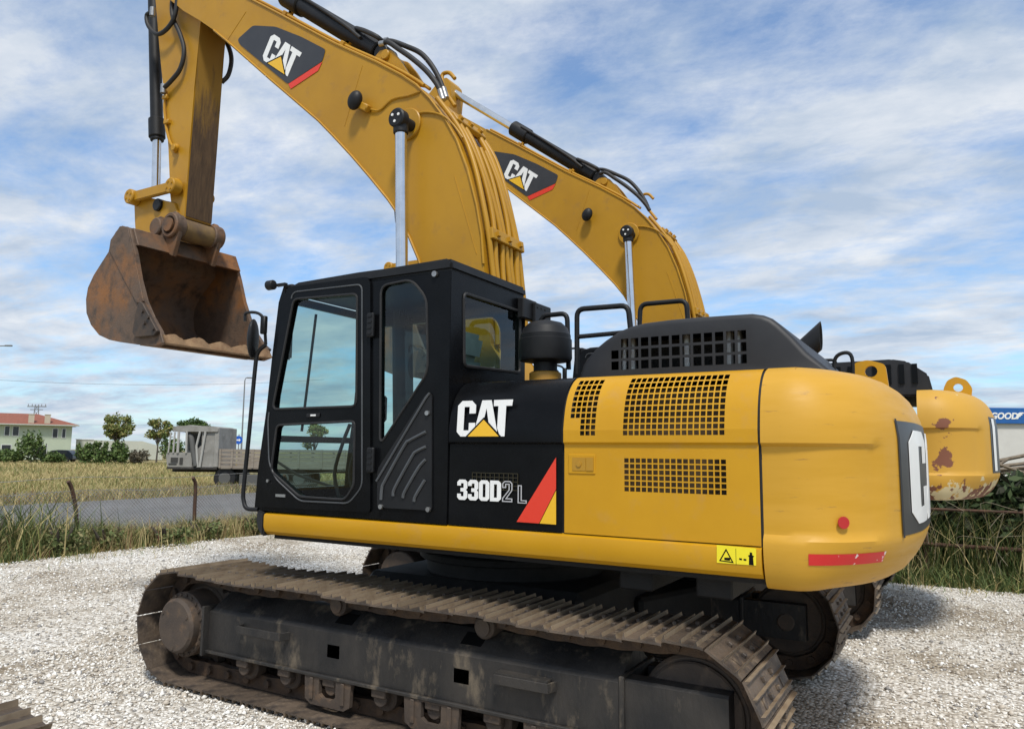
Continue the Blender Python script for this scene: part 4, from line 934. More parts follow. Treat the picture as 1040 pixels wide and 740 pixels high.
# ---- stick cylinder along the boom top
A = P(392, 57, 5.45); D = P(300, 2, 5.45); dv = (D-A).normalized()
bm = B(); cyl(bm, A+dv*0.14, A+dv*1.66, 0.098, 28, 0.012); cyl(bm, A+dv*0.10, A+dv*0.34, 0.108, 28, 0.012); cyl(bm, A+dv*1.5, A+dv*1.85, 0.118, 28, 0.015); cyl(bm, A-dv*0.02, A+dv*0.14, 0.075, 20)
cyl(bm, A+Vector((0, -0.09, 0)), A+Vector((0, 0.09, 0)), 0.085, 24, 0.008); sc = E_('stick_cylinder', bm, matte, None, 40)
SCE = A+dv*3.42
bm = B(); cyl(bm, A+dv*1.8, SCE, 0.06, 24); obj('rod', bm, chrome, sc, 40)
bm = B()
tube(bm, smoothpath([A+dv*0.3+Vector((0, -0.12, 0.02)), A+dv*0.6+Vector((0, -0.115, 0.06)), A+dv*1.2+Vector((0, -0.1, 0.09)), A+dv*1.6+Vector((0, -0.1, 0.09))], 4), 0.018, 8)
tube(bm, smoothpath([A+dv*0.42+Vector((0, -0.08, 0.1)), A+dv*0.22+Vector((0, -0.13, 0.12)), A+dv*0.05+Vector((0.03, -0.13, 0.11)), P(389, 43, 5.40)], 4), 0.024, 8)
obj('hose', bm, rubber, sc, 50)

# ---- stick
YK0, YK1 = 5.27, 5.63
kl = [XZ(x, y, YK0) for x, y in ((157.5, 0), (162.5, 56), (168, 110), (171, 150), (173, 199), (175.5, 222))]
kr = [XZ(x, y, YK0) for x, y in ((187.6, 221), (192, 155), (197, 93), (203, 25))]
top_k = [(-7.30, 7.25), (-7.26, 7.6), (-7.29, 7.82), (-7.36, 7.91), (-7.46, 7.91), (-7.56, 7.84), (-7.95, 7.5)]
kpoly = kl+kr+top_k
bm = B(); prism(bm, kpoly, YK0, YK1, 0.008, 2); stick = E_('stick', bm, boomyel, None, 30)
# worn brown underside of the stick
def wear_b(t, b, v):
    sp_ = t.nodes.new('ShaderNodeSeparateXYZ'); t.links.new(v, sp_.inputs[0])
    mp_ = t.nodes.new('ShaderNodeMapping'); t.links.new(v, mp_.inputs[0]); mp_.inputs['Scale'].default_value = (6, 6, 0.8)
    nn_ = tn(t, mp_.outputs[0], 2.2, 8, 0.7); ad = t.nodes.new('ShaderNodeMath'); ad.operation = 'MULTIPLY_ADD'; t.links.new(nn_, ad.inputs[0]); ad.inputs[1].default_value = 2.6; t.links.new(sp_.outputs[2], ad.inputs[2])
    mr = t.nodes.new('ShaderNodeMapRange'); mr.inputs[1].default_value = 6.85; mr.inputs[2].default_value = 7.5; t.links.new(ad.outputs[0], mr.inputs[0])
    br = tramp(t, tn(t, mp_.outputs[0], 5, 8, 0.7), [(0.3, (0.055, 0.036, 0.025)), (0.7, (0.135, 0.085, 0.045))])
    t.links.new(tmix(t, mr.outputs[0], br, (0.30, 0.17, 0.03)), b.inputs['Base Color']); b.inputs['Roughness'].default_value = 0.65
wear = gmat('mud_worn_underside', wear_b)
bm = B(); zt_ = kr[3][1]+0.25; zb3 = kr[0][1]+0.02
xw = lambda z: kr[0][0]+(kr[3][0]-kr[0][0])*(z-kr[0][1])/(kr[3][1]-kr[0][1])+0.006
a = [bm.verts.new((xw(z)+dx, y, z)) for dx in (0, 0.004) for z in (zb3, zt_) for y in (YK0+0.006, YK1-0.006)]
for q_ in ((0, 1, 3, 2), (4, 6, 7, 5), (0, 4, 5, 1), (2, 3, 7, 6), (0, 2, 6, 4), (1, 5, 7, 3)): bm.faces.new([a[i] for i in q_])
obj('underside_plate', bm, wear, stick, label='brown mud worn underside plate')
# bosses
for x, y, r_, y1_ in ((178, 190, 0.10, YK0+0.05), (179, 151, 0.055, YK0+0.05), (185, 233, 0.125, YK1+0.03)):
    bm = B(); q_ = P(x, y, YK0); cyl(bm, (q_.x, YK0-0.03, q_.z), (q_.x, y1_, q_.z), r_, 32, 0.01); obj('pin_boss', bm, boomyel if r_ < 0.12 else mat('mud_brown_boss', (0.20, 0.125, 0.045), (0.10, 0.065, 0.04), rough=0.7, scale=6), stick, 35)
bm = B(); tube(bm, smoothpath([P(168, 92, YK0-0.02), P(167, 110, YK0-0.02), P(169, 130, YK0-0.02), P(173, 145, YK0-0.02), P(178, 150, YK0-0.02)], 4), 0.016, 8)
for x, y in ((168.5, 99), (170, 124)): box(bm, P(x, y, YK0-0.02), (0.09, 0.05, 0.05), bev=0.006)
q_ = P(179, 151, YK0-0.03); cyl(bm, q_, q_+Vector((0, -0.05, 0)), 0.04, 16, 0.006); obj('grease_line', bm, boomyel, stick, 40)
for pts, yy in (([(176, -12), (175, 15), (183, 35), (187, 52), (183, 70), (174, 82), (166, 90)], YK0-0.06), ([(181, -10), (178, 14), (171, 28), (160, 35), (151, 27), (149, 16), (155, 12)], YK0-0.10)):
    bm = B(); tube(bm, smoothpath([P(x, y, yy) for x, y in pts], 5), 0.026, 8); h_ = obj('hose', bm, rubber, stick, 60)
    bm = B(); a = P(*pts[-1], yy); cyl(bm, a+Vector((0, 0, 0.05)), a-Vector((0, 0, 0.06)), 0.034, 10); obj('hose_fitting', bm, steel, h_, 40)
bm = B(); tube(bm, smoothpath([P(222, 30, YK1+0.05), P(231, 45, YK1+0.08), P(235, 60, YK1+0.08), P(232, 76, YK1+0.05), P(225, 84, YK1+0.02)], 5), 0.028, 8); obj('hose', bm, rubber, stick, 60)
# ---- bucket cylinder
A = P(157, 20, YC); A2 = P(159.5, 139, YC); dv = (A2-A).normalized(); L0 = (A2-A).length
bm = B(); cyl(bm, A-dv*0.55, A2-dv*0.1, 0.075, 24, 0.01); cyl(bm, A2-dv*0.24, A2+dv*0.02, 0.098, 24, 0.012); cyl(bm, A2-dv*0.0, A2+dv*0.05, 0.08, 20); bcy = E_('bucket_cylinder', bm, matte, None, 40)
RE = P(158.3, 198, YC)
bm = B(); cyl(bm, A2, RE, 0.052, 24); obj('rod', bm, chrome, bcy, 40)
# ---- linkage
pA = P(136.5, 201, 5.2); pB = P(178, 190, 5.2); pC = P(165, 232, 5.2)
def bar(bm, p, q, w0, w1, y0, y1):
    d = Vector((q.x-p.x, q.z-p.z)); d.normalize(); n_ = Vector((-d.y, d.x))
    pts = [(p.x+n_.x*w0, p.z+n_.y*w0), (q.x+n_.x*w1, q.z+n_.y*w1), (q.x-n_.x*w1, q.z-n_.y*w1), (p.x-n_.x*w0, p.z-n_.y*w0)]
    prism(bm, pts, y0, y1, 0.01, 2)
for y0, pr_ in ((5.15, 0.03), (5.64, 0.0)):
    bm = B(); bar(bm, pA, pB, 0.06, 0.06, y0, y0+0.06)
    for p in (pA, pB): cyl(bm, (p.x, y0-pr_, p.z), (p.x, y0+0.06+pr_, p.z), 0.09 if pr_ else 0.06, 28, 0.01)
    for k in range(4):
        for p in (pA, pB):
            a = k*math.pi/2+0.5; cyl(bm, (p.x+math.cos(a)*0.05, y0-0.04, p.z+math.sin(a)*0.05), (p.x+math.cos(a)*0.05, y0-0.02, p.z+math.sin(a)*0.05), 0.014, 6)
    E_('idler_link', bm, boomyel, None, 35)
bm = B(); hp = [(pA.x-0.07, pA.z-0.02), (pA.x-0.02, pA.z-0.28), (pA.x+0.03, pC.z-0.10), (pC.x+0.06, pC.z-0.10), (pC.x+0.10, pC.z+0.05), (pB.x+0.02, pC.z+0.15), (pB.x-0.06, pB.z-0.16), (pA.x+0.22, pA.z-0.03), (pA.x+0.05, pA.z+0.06)]
for y0 in (5.24, 5.60): prism(bm, hp, y0, y0+0.05, 0.008)
box(bm, (pA.x+0.17, YC, (pA.z+pC.z)/2-0.05), (0.05, 0.34, 0.25), bev=0.01)
cyl(bm, (pA.x, 5.2, pA.z), (pA.x, 5.7, pA.z), 0.06, 20); pl_ = E_('power_link', bm, boomyel, None, 35)
bm = B(); re_ = P(160, 208, 5.22); cyl(bm, (re_.x, 5.20, re_.z), (re_.x, 5.7, re_.z), 0.075, 24, 0.01); obj('rod_eye', bm, matte, pl_, 40)
# ---- bucket
YU0, YU1 = 4.735, 6.165
bo = [XZ(x, y, YU0) for x, y in ((131.5, 231), (123.5, 229), (117.5, 235), (112.5, 244), (110.5, 256), (103, 267), (95, 279), (89, 292), (87, 304), (87.5, 318), (92, 330), (100, 340), (111, 345), (122, 347.3), (141, 350), (158, 351.5), (166, 348))]
bf = [XZ(x, y, YU0) for x, y in ((162.5, 336), (153, 321), (147, 306), (141, 283), (137, 259))]
def sidewall(y0, y1):
    bm = B(); prism(bm, bo+bf, y0, y1, 0.006, 1); return bm
bm = B(); outer = bo[:-1]; inn = inset_poly(bo+bf, 0.035)[:len(bo)-1]
a = [[bm.verts.new((x, y, z)) for x, z in outer] for y in (YU0+0.05, YU1-0.05)]; b = [[bm.verts.new((x, y, z)) for x, z in inn] for y in (YU0+0.05, YU1-0.05)]
n = len(outer)
for i in range(n-1):
    bm.faces.new((a[0][i], a[0][i+1], a[1][i+1], a[1][i])); bm.faces.new((b[0][i], b[1][i], b[1][i+1], b[0][i+1]))
for i in (0, n-1): bm.faces.new((a[0][i], a[1][i], b[1][i], b[0][i]))
bk_ = E_('bucket', bm, rustin, None, 40)
obj('side_plate', sidewall(YU0, YU0+0.05), rust, bk_, 30); obj('side_plate', sidewall(YU1-0.05, YU1), rust, bk_, 30)
bm = B(); c0 = [XZ(x, y, YU0-0.008) for x, y in ((131, 232), (137.5, 259), (147, 306), (162, 335), (152, 338), (140, 322), (127, 288), (112, 258), (113, 244), (122, 231))]   # raised rim strip on the near plate
prism(bm, [XZ(x, y, YU0) for x, y in ((131, 230.5), (137, 259), (147, 306), (140, 308), (128, 285), (112, 254), (113.5, 244), (123, 230))], YU0-0.016, YU0-0.001, 0.004); obj('wear_strip', bm, rust, bk_)
bm = B(); prism(bm, [XZ(x, y, YU0) for x, y in ((145, 306), (149, 309), (163.5, 336.5), (160, 341), (141, 343), (138, 338), (141, 320))], YU0-0.045, YU0-0.003, 0.006)
for x, y in ((145, 316), (147, 328), (156, 334), (151, 322)):
    q_ = P(x, y, YU0-0.045); cyl(bm, q_, q_+Vector((0, -0.02, 0)), 0.022, 6)
obj('side_cutter', bm, mat('dark_cutter', (0.05, 0.04, 0.034), (0.09, 0.06, 0.04), rough=0.6, metal=0.3, scale=8), bk_)
bm = B(); prism(bm, [XZ(x, y, YU0) for x, y in ((150.5, 322), (155, 330), (163.5, 337), (161, 342), (147, 341))], YU1+0.003, YU1+0.04, 0.006); obj('side_cutter', bm, MATS['dark_cutter'], bk_)
# top lip band across the opening
bt0, bt1 = XZ(131.8, 230.5, YU0), XZ(136.2, 248.5, YU0)
bm = B(); prism(bm, [bt0, (bt0[0]+0.03, bt0[1]-0.01), (bt1[0]+0.03, bt1[1]), bt1, (bt1[0]-0.03, bt1[1]), (bt0[0]-0.05, bt0[1]-0.06)], YU0+0.03, YU1-0.03, 0.006); obj('top_band', bm, rust, bk_)
# cutting edge with worn scallops
lp0 = Vector((XZ(166, 348, YU0)[0], 0, XZ(166, 348, YU0)[1])); e0 = Vector((bo[-2][0], 0, bo[-2][1])); ti = Vector((XZ(163.5, 338.5, YU0)[0], 0, XZ(163.5, 338.5, YU0)[1]))
bm = B(); n = 60; up_ = (ti-e0).normalized()
r1, r2, r3, r4 = [], [], [], []
for k in range(n+1):
    y = YU0+0.02+(YU1-YU0-0.04)*k/n; wv = 0.075+0.055*abs(math.sin(k/n*math.pi*4.6+0.5))+0.008*random.uniform(-1, 1); fz = 0.06*math.sin(k/n*math.pi*9)
    base = e0+Vector((-0.30, y, -0.0)); base.z = bo[-3][1]-0.004
    tp = Vector((ti.x+0.02, y, e0.z+wv+0.01)); tip_ = Vector((lp0.x+0.02+0.02*abs(math.sin(k/n*math.pi*4.6+0.5)), y, lp0.z+0.0))
    r1.append(bm.verts.new(base)); r2.append(bm.verts.new(tip_)); r3.append(bm.verts.new(tp)); r4.append(bm.verts.new(Vector((base.x+0.05, y, base.z+0.06))))
for k in range(n):
    for p, q in ((r1, r2), (r2, r3), (r3, r4), (r4, r1)): bm.faces.new((p[k], p[k+1], q[k+1], q[k]))
bm.faces.new((r1[0], r2[0], r3[0], r4[0])); bm.faces.new((r1[n], r4[n], r3[n], r2[n])); obj('cutting_edge', bm, edge_m, bk_, 40)
# ears with the pins to stick and link
pS = P(185, 232, YK0)
for y0 in (5.14, 5.665):
    bm = B(); er = [(pS.x-0.16, pS.z+0.02), (pS.x-0.10, pS.z+0.15), (pS.x+0.03, pS.z+0.165), (pS.x+0.13, pS.z+0.08), (pS.x+0.12, pS.z-0.10), (pS.x+0.03, pS.z-0.36), (bt1[0]+0.03, bt1[1]-0.02), (bt0[0]-0.02, bt0[1]-0.03), (pC.x-0.12, pC.z-0.12), (pC.x-0.10, pC.z+0.10), (pC.x+0.03, pC.z+0.13)]
    prism(bm, er, y0, y0+0.06, 0.008); cyl(bm, (pS.x, y0-0.04, pS.z), (pS.x, y0+0.10, pS.z), 0.145, 32, 0.012); cyl(bm, (pC.x, y0-0.04, pC.z), (pC.x, y0+0.09, pC.z), 0.105, 28, 0.012)
    cyl(bm, (pS.x, y0-0.06, pS.z), (pS.x, y0-0.03, pS.z), 0.08, 24); 
    obj('ear', bm, rust, bk_, 35)
bm = B(); cyl(bm, (pS.x, 5.1, pS.z), (pS.x, 5.78, pS.z), 0.115, 28, 0.01); obj('pin', bm, rim_m, bk_, 40)

# ================================================================== SECOND EXCAVATOR behind (older paint, own tail and hood)
T2 = Vector((0.50, 4.2, 0.0))
EX2 = dup(EX, ORG+T2, 'second yellow crawler excavator standing behind the big one, rust patches on its rear', skip=('counterweight', 'engine_hood', 'hood_base', 'exhaust_pipe', 'grab_handle', 'muffler', 'reflector'))
def e2(name, bm, m, par=None, sm=None, label=None):
    o = obj(name, bm, m, par if par is not None else EX2, sm, label)
    if par is None: o.location = -EX2.location
    return o
for ch in EX2.children:
    if ch.name.split('.')[0] in ('crawler_track', 'track_frame', 'final_drive', 'idler_wheel', 'carbody'): ch.location = ch.location+Vector((-0.38, 0.25, 0))
S2 = Vector((0.575, 4.2, 0.26))
def wornb(t, b, v):
    sp_ = t.nodes.new('ShaderNodeSeparateXYZ'); t.links.new(v, sp_.inputs[0])
    base_ = tmix(t, tn(t, v, 1.4, 6), (0.60, 0.335, 0.04), (0.50, 0.27, 0.035))
    mr = t.nodes.new('ShaderNodeMapRange'); t.links.new(sp_.outputs[2], mr.inputs[0]); mr.inputs[1].default_value = 1.62; mr.inputs[2].default_value = 1.50
    def gate(scale, a, bb, low):
        x = t.nodes.new('ShaderNodeMath'); x.operation = 'MULTIPLY_ADD'; t.links.new(mr.outputs[0], x.inputs[0]); x.inputs[1].default_value = low; t.links.new(tn(t, v, scale, 7, 0.6), x.inputs[2])
        r_ = t.nodes.new('ShaderNodeMapRange'); t.links.new(x.outputs[0], r_.inputs[0]); r_.inputs[1].default_value = a; r_.inputs[2].default_value = bb; return r_.outputs[0]
    c = tmix(t, gate(5.5, 0.69, 0.71, 0.28), base_, (0.62, 0.52, 0.30)); c = tmix(t, gate(6.5, 0.70, 0.72, 0.22), c, (0.17, 0.06, 0.03))
    for cx, cy, cz, rad in ((P(960, 467, 8.15).x, 8.15, P(960, 467, 8.15).z, 0.085), (P(957, 432, 8.15).x, 8.15, P(957, 432, 8.15).z, 0.055)):
        dn = t.nodes.new('ShaderNodeVectorMath'); dn.operation = 'DISTANCE'; t.links.new(v, dn.inputs[0]); dn.inputs[1].default_value = (cx, cy, cz)
        x = t.nodes.new('ShaderNodeMath'); x.operation = 'MULTIPLY_ADD'; t.links.new(tn(t, v, 11, 5), x.inputs[0]); x.inputs[1].default_value = -0.46; t.links.new(dn.outputs['Value'], x.inputs[2])
        r_ = t.nodes.new('ShaderNodeMapRange'); t.links.new(x.outputs[0], r_.inputs[0]); r_.inputs[1].default_value = rad-0.222; r_.inputs[2].default_value = rad-0.236
        c = tmix(t, r_.outputs[0], c, (0.20, 0.075, 0.04))
    t.links.new(c, b.inputs['Base Color']); b.inputs['Roughness'].default_value = 0.55; b.inputs['Specular IOR Level'].default_value = 0.4
worn2 = gmat('worn_rusted_tail_paint', wornb)
cw2, surf2, _ = counterweight(0.0, worn2, EX2, S2, 0.93); cw2.location = -EX2.location; cw2['label'] = 'worn yellow counterweight with rust patches and scraped lower edge'
dp2 = surf_strip(IP, ncw-1-IP, 1.40, 1.985, surf2, decalk, 'rear_plate', cw2, 0.004, 40, 6); surf_strip(IP+1.0, IP+2.6, 1.42, 1.97, surf2, MATS['white_vinyl'], 'plate_edge', dp2, 0.007, 4, 6)
lug(0.10, 9.3, 2.52, yellow, cw2, shape=1)
bm = B(); h2 = [XZ(x, y, 8.6) for x, y in ((850, 400), (848, 369.5), (905, 364.5), (921, 366.5), (943, 380), (949, 402))]; h2 = [(-2.6, h2[0][1]), (-2.55, h2[1][1]-0.06), (-2.3, h2[1][1])]+h2[2:]
prism(bm, h2, 8.6, 10.6, 0.02, 2); hd2 = e2('engine_hood', bm, hoodb)
bm = B()
for k in range(7): x = -1.0+k*0.12; box(bm, (x, 8.59, h2[3][1]-0.16), (0.05, 0.02, 0.2))
obj('louvre', bm, black, hd2)

# ================================================================== THIRD MACHINE: tip of a track at the lower left
ct = thing('crawler_track', 'tip of a dusty steel crawler track lying on gravel at the bottom left corner', 'track', (-5, 1.15, 0))
T3 = Vector((-2.50-0.445-XC1, 1.20-(YT+0.35), 0.0)); 
tr3 = make_track(ct, YT+0.35, T3, phase=0.08); half_gear(ct, YT, 1, T3)

# ================================================================== BACKGROUND
leafy = {}
def foliage_mats(key, cols, rough=0.7):
    if key not in leafy:
        ms = []
        for i, c in enumerate(cols):
            m = mat(f'{key}_leaf_{"abcdef"[i]}', c, rough=rough, spec=0.25); ms.append(m)
        leafy[key] = ms
    return leafy[key]
def leaf_cloud(name, blobs, n, size, ms, parent=None, asp=2.0, droop=0.0, kind=None):
    """leaf-sized quads spread through ellipsoids (centre, radii, weight)"""
    V, F, MI = [], [], []; wts = np.array([b[2] for b in blobs], float); wts /= wts.sum(); cnt = rng.multinomial(n, wts); o = 0
    Vs = []; mi = []
    for (c, r, _), k in zip(blobs, cnt):
        d = rng.normal(size=(k, 3)); d /= np.linalg.norm(d, axis=1)[:, None]; rad = rng.random(k)**0.45
        cl = 1+0.22*np.sin(d[:, 0]*5+c[0]*3)*np.cos(d[:, 2]*6+c[1])
        p = np.array(c)+d*np.array(r)*(rad*cl)[:, None]
        s = size*rng.uniform(0.6, 1.4, k)
        u = rng.normal(size=(k, 3)); u[:, 2] -= droop; u /= np.linalg.norm(u, axis=1)[:, None]; t = rng.normal(size=(k, 3)); v = np.cross(u, t); v /= np.linalg.norm(v, axis=1)[:, None]
        a = p-u*s[:, None]*asp/2; b = p+v*s[:, None]/2; c2 = p+u*s[:, None]*asp/2; d2 = p-v*s[:, None]/2
        Vs.append(np.stack([a, b, c2, d2], 1)); m_ = rng.choice(len(ms), k)
        mi.append(m_)
    V = np.concatenate(Vs); n_ = len(V); idx_ = (np.arange(n_)*4)[:, None, None]+np.array([[0, 1, 2], [0, 2, 3]])[None]
    return soup(name, V, idx_, ms, np.repeat(np.concatenate(mi), 2), parent=parent, kind=kind)
bark = mat('grey_bark', (0.075, 0.06, 0.048), (0.11, 0.095, 0.08), rough=0.9, scale=12)
LROT = YAW-math.pi/2
def lf(px, depth, z=0.0): return at(px, depth, z)
def tree(px, depth, h, cr, ch, ms, label, leaves=2600, ls=0.2, stem=0.14, blobs=7, seed=1, flat=1.0, cat='tree', group='trees along the far edge of the field'):
    rs = random.Random(seed); p = lf(px, depth); t = thing('tree', label, cat, p, 0, group)
    bm = B(); k0 = h-ch; tube(bm, smoothpath([(0, 0, -0.1), (rs.uniform(-.1, .1), rs.uniform(-.1, .1), k0*0.6), (rs.uniform(-.15, .15), 0, k0), (0, 0, h-ch*0.4)], 3), [stem*(1-0.06*i) for i in range(10)], 8)
    bl = []
    for i in range(blobs):
        a = 2*math.pi*i/blobs+rs.uniform(-.4, .4); q = rs.uniform(0.35, 0.75); zc_ = h-ch/2+rs.uniform(-0.3, 0.32)*ch*flat
        c = (math.cos(a)*cr*q, math.sin(a)*cr*q, zc_); rr_ = cr*rs.uniform(0.28, 0.48); bl.append((c, (rr_, rr_, rr_*0.75*flat), rr_))
        tube(bm, smoothpath([(0, 0, k0*0.85), (c[0]*0.5, c[1]*0.5, (k0+c[2])/2), c], 3), [stem*0.5, stem*0.45, stem*0.4, stem*0.34, stem*0.28, stem*0.2, stem*0.12], 5)
    bl.append(((0, 0, h-ch*0.35), (cr*0.45, cr*0.45, ch*0.32), cr*0.4))
    obj('trunk', bm, bark, t, 60, local=True)
    leaf_cloud('crown', bl, leaves, ls, ms, t); return t
gm = foliage_mats('olive_tree', [(0.17, 0.21, 0.06), (0.23, 0.24, 0.08), (0.12, 0.155, 0.045), (0.30, 0.25, 0.09)])
gp = foliage_mats('pine', [(0.055, 0.095, 0.022), (0.08, 0.13, 0.03), (0.04, 0.07, 0.02)])
gb = foliage_mats('bush', [(0.07, 0.12, 0.03), (0.105, 0.165, 0.045), (0.05, 0.08, 0.024), (0.14, 0.185, 0.06)])
gd = foliage_mats('dry_bush', [(0.14, 0.12, 0.085), (0.10, 0.09, 0.065), (0.18, 0.16, 0.11)])
D0 = 100.0
tree(124, D0, 6.7, 1.95, 4.0, gm, 'round crowned thin leaved tree to the right of the green house', 2600, 0.19, 0.16, 11, 3)
tree(165, D0, 5.9, 1.75, 3.3, gm, 'smaller round tree with yellowish crown behind the old truck', 2200, 0.18, 0.12, 10, 5)
tree(200, D0+6, 6.3, 2.5, 2.5, gp, 'dark green flat topped pine rising above the old truck cab', 4200, 0.17, 0.2, 9, 8, 0.7)
tree(233, D0+30, 4.6, 1.1, 2.6, gb, 'small slender tree far away between truck and excavator', 900, 0.2, 0.1, 5, 9)
tree(322, D0, 5.6, 2.1, 4.0, gm, 'open branched tree seen through the excavator door glass', 1200, 0.2, 0.13, 7, 11)
def shrub(px, depth, rx, h, ms, label, n=900, ls=0.2, spiky=False, group='shrubs in front of the house', cat='shrub', seed=0, loc=None, asp=2.2):
    rs = random.Random(seed+int(px)); p = loc if loc is not None else lf(px, depth); t = thing('shrub', label, cat, p, 0, group)
    bl = [((rs.uniform(-.6, .6)*rx, rs.uniform(-.5, .5)*rx*0.6, h*rs.uniform(0.22, 0.52)), (rx*0.45, rx*0.45, h*0.30), 1) for _ in range(7)]
    if spiky:
        for k in range(9): x = rs.uniform(-.8, .8)*rx; bl.append(((x, 0, h*rs.uniform(0.55, 0.8)), (0.12*rx, 0.12*rx, h*0.2), 0.25))
    leaf_cloud('foliage', bl, n, ls, ms, t, asp)
    bm = B()
    for k in range(6): a = rs.uniform(0, 6.28); tube(bm, [(0, 0, -0.05), (math.cos(a)*rx*0.3, math.sin(a)*rx*0.3, h*0.35), (math.cos(a)*rx*0.55, math.sin(a)*rx*0.55, h*0.7)], [0.05, 0.035, 0.015], 5)
    obj('stem', bm, bark, t, None, local=True); return t
D1 = 88.0
for px, rx, h, ms, lab, spk in ((2, 1.8, 2.3, gb, 'low green shrub at the left edge before the green house', False), (20, 1.7, 2.1, gb, 'low rounded shrub under the paired house windows', False), (40, 2.5, 4.0, gb, 'tall spiky dark green shrub in front of the green house', True), (62, 1.5, 1.7, gb, 'small shrub beside the dark parked car', False), (92, 1.6, 2.6, gb, 'spiky green shrub right of the dark car', True), (108, 1.6, 2.8, gb, 'spiky green shrub under the round crowned tree', True), (128, 1.6, 3.0, gb, 'tall pointed green shrub before the pale low building', True), (149, 1.5, 2.3, gd, 'dry greyish brown shrub before the pale low building', False), (178, 1.9, 3.7, gb, 'spiky dark green shrub just left of the old truck cab', True)):
    shrub(px, D1, rx, h, ms, lab, 1000 if not spk else 1300, 0.17, spk)

# house
def bmat(name, c1, c2, **k): return mat(name, c1, c2, **k)
HD = 112.0; U = HD/FPX
hw = thing('house', 'pale green two storey house with red tiled hip roof at the left edge', 'house', lf(40, HD), LROT+R(33))
def lx(px): return (px-40)*U*0.845
wallm = bmat('pale_green_render', (0.46, 0.52, 0.40), (0.42, 0.48, 0.37), rough=0.85, scale=0.6)
roofm = bmat('red_roof_tile', (0.26, 0.085, 0.05), (0.20, 0.07, 0.045), rough=0.8, scale=2.5, c3=(0.32, 0.14, 0.08), s3=5)
x0h, x1h = -18.0, lx(79.5); ez = 5.25
bm = B(); box(bm, ((x0h+x1h)/2, 5, ez/2), (x1h-x0h, 10, ez)); obj('wall', bm, wallm, hw, local=True)
bm = B(); o_ = 0.9; vs4 = [bm.verts.new(v) for v in ((x0h-o_, -o_, ez), (x1h+o_, -o_, ez), (x1h+o_, 10+o_, ez), (x0h-o_, 10+o_, ez), (x0h+4.4, 5, ez+1.75), (x1h-4.6, 5, ez+1.75))]
for f in ((0, 1, 5, 4), (1, 2, 5), (2, 3, 4, 5), (3, 0, 4), (0, 3, 2, 1)): bm.faces.new([vs4[i] for i in f])
rf = obj('roof', bm, roofm, hw, local=True)
bm = B(); box(bm, ((x0h+x1h)/2, -0.02, ez-0.06), (x1h-x0h+1.8, 1.9, 0.16)); obj('eaves', bm, bmat('pale_fascia', (0.5, 0.52, 0.46), (0.46, 0.48, 0.42), rough=0.8), rf)
for px in (36.5, 53):
    bm = B(); box(bm, (lx(px), 0.1, ez+0.62), (0.75, 0.8, 1.7)); box(bm, (lx(px), 0.1, ez+1.5), (0.85, 0.9, 0.08)); obj('chimney', bm, bmat('cream_chimney', (0.52, 0.45, 0.34), (0.48, 0.42, 0.32), rough=0.85), rf)
winm = mat('dark_window_glass', (0.03, 0.035, 0.04), rough=0.1); frm = mat('white_window_frame', (0.7, 0.7, 0.68), rough=0.5)
for px, wd, zc_ in ((13.5, 0.55, 4.2), (22, 0.7, 4.2), (62, 0.6, 4.0), (71, 0.4, 4.0), (-30, 1.2, 4.2), (14, 1.1, 1.5), (50, 1.1, 1.5)):
    bm = B(); box(bm, (lx(px), -0.02, zc_), (wd+0.16, 0.08, 1.46)); f_ = obj('window', bm, frm, hw, local=True)
    bm = B(); box(bm, (lx(px), -0.065, zc_), (wd, 0.03, 1.3)); obj('pane', bm, winm, f_)
# low pale building
lb = thing('outbuilding', 'pale cream low building with shallow gable behind the round trees', 'building', lf(125, HD+8), LROT+R(27.5)); U2 = (HD+8)/FPX; l2 = lambda px: (px-125)*U2*0.887
bm = B(); pr = [(l2(84), 0), (l2(172), 0), (l2(172), 2.1), (l2(150), 3.0), (l2(120), 3.0), (l2(100), 3.1), (l2(84), 3.1)]
prism(bm, pr, 0, 7); obj('wall', bm, bmat('cream_render', (0.52, 0.53, 0.45), (0.47, 0.48, 0.41), rough=0.9, scale=0.4), lb, local=True)
bm = B(); box(bm, (l2(99), -0.02, 2.1), (0.9, 0.06, 1.0)); f_ = obj('window', bm, frm, lb, local=True); bm = B(); box(bm, (l2(99), -0.06, 2.1), (0.74, 0.03, 0.85)); obj('pane', bm, mat('grey_glass', (0.16, 0.18, 0.17), rough=0.2), f_)
bm = B(); box(bm, ((l2(84)+l2(100))/2, 3.5, 3.14), (l2(100)-l2(84)+0.2, 7.2, 0.1)); obj('roof', bm, frm, lb, local=True)
# parked car
pcw = thing('parked_car', 'dark blue estate car parked beside the green house', 'car', lf(68, D1+6), LROT+R(4))
bm = B(); bd_ = [(-2.0, 0.35), (-1.95, 0.85), (-1.3, 0.98), (-0.65, 1.45), (0.2, 1.55), (1.35, 1.52), (1.85, 1.05), (1.98, 0.8), (1.95, 0.35)]
prism(bm, bd_, -0.85, 0.85, 0.06, 2); obj('body', bm, mat('dark_blue_car_paint', (0.014, 0.02, 0.03), rough=0.3, coat=0.4), pcw, 35, local=True)
for xa, xb in ((-0.95, 0.05), (0.15, 1.2)):
    bm = B(); prism(bm, [(xa-0.15, 1.0), (xa+0.28, 1.42), (xb, 1.45), (xb+0.1, 1.0)], -0.87, -0.852); obj('window', bm, winm, pcw, local=True)
for x in (-1.25, 1.25):
    for y in (-0.86, 0.66):
        bm = B(); cyl(bm, (x, y, 0.32), (x, y+0.2, 0.32), 0.32, 20, 0.02); obj('wheel', bm, rubber, pcw, 40, local=True)
bm = B(); cyl(bm, (-1.93, -0.55, 0.75), (-2.0, -0.55, 0.75), 0.1, 12); obj('headlight', bm, white, pcw, 40, local=True)
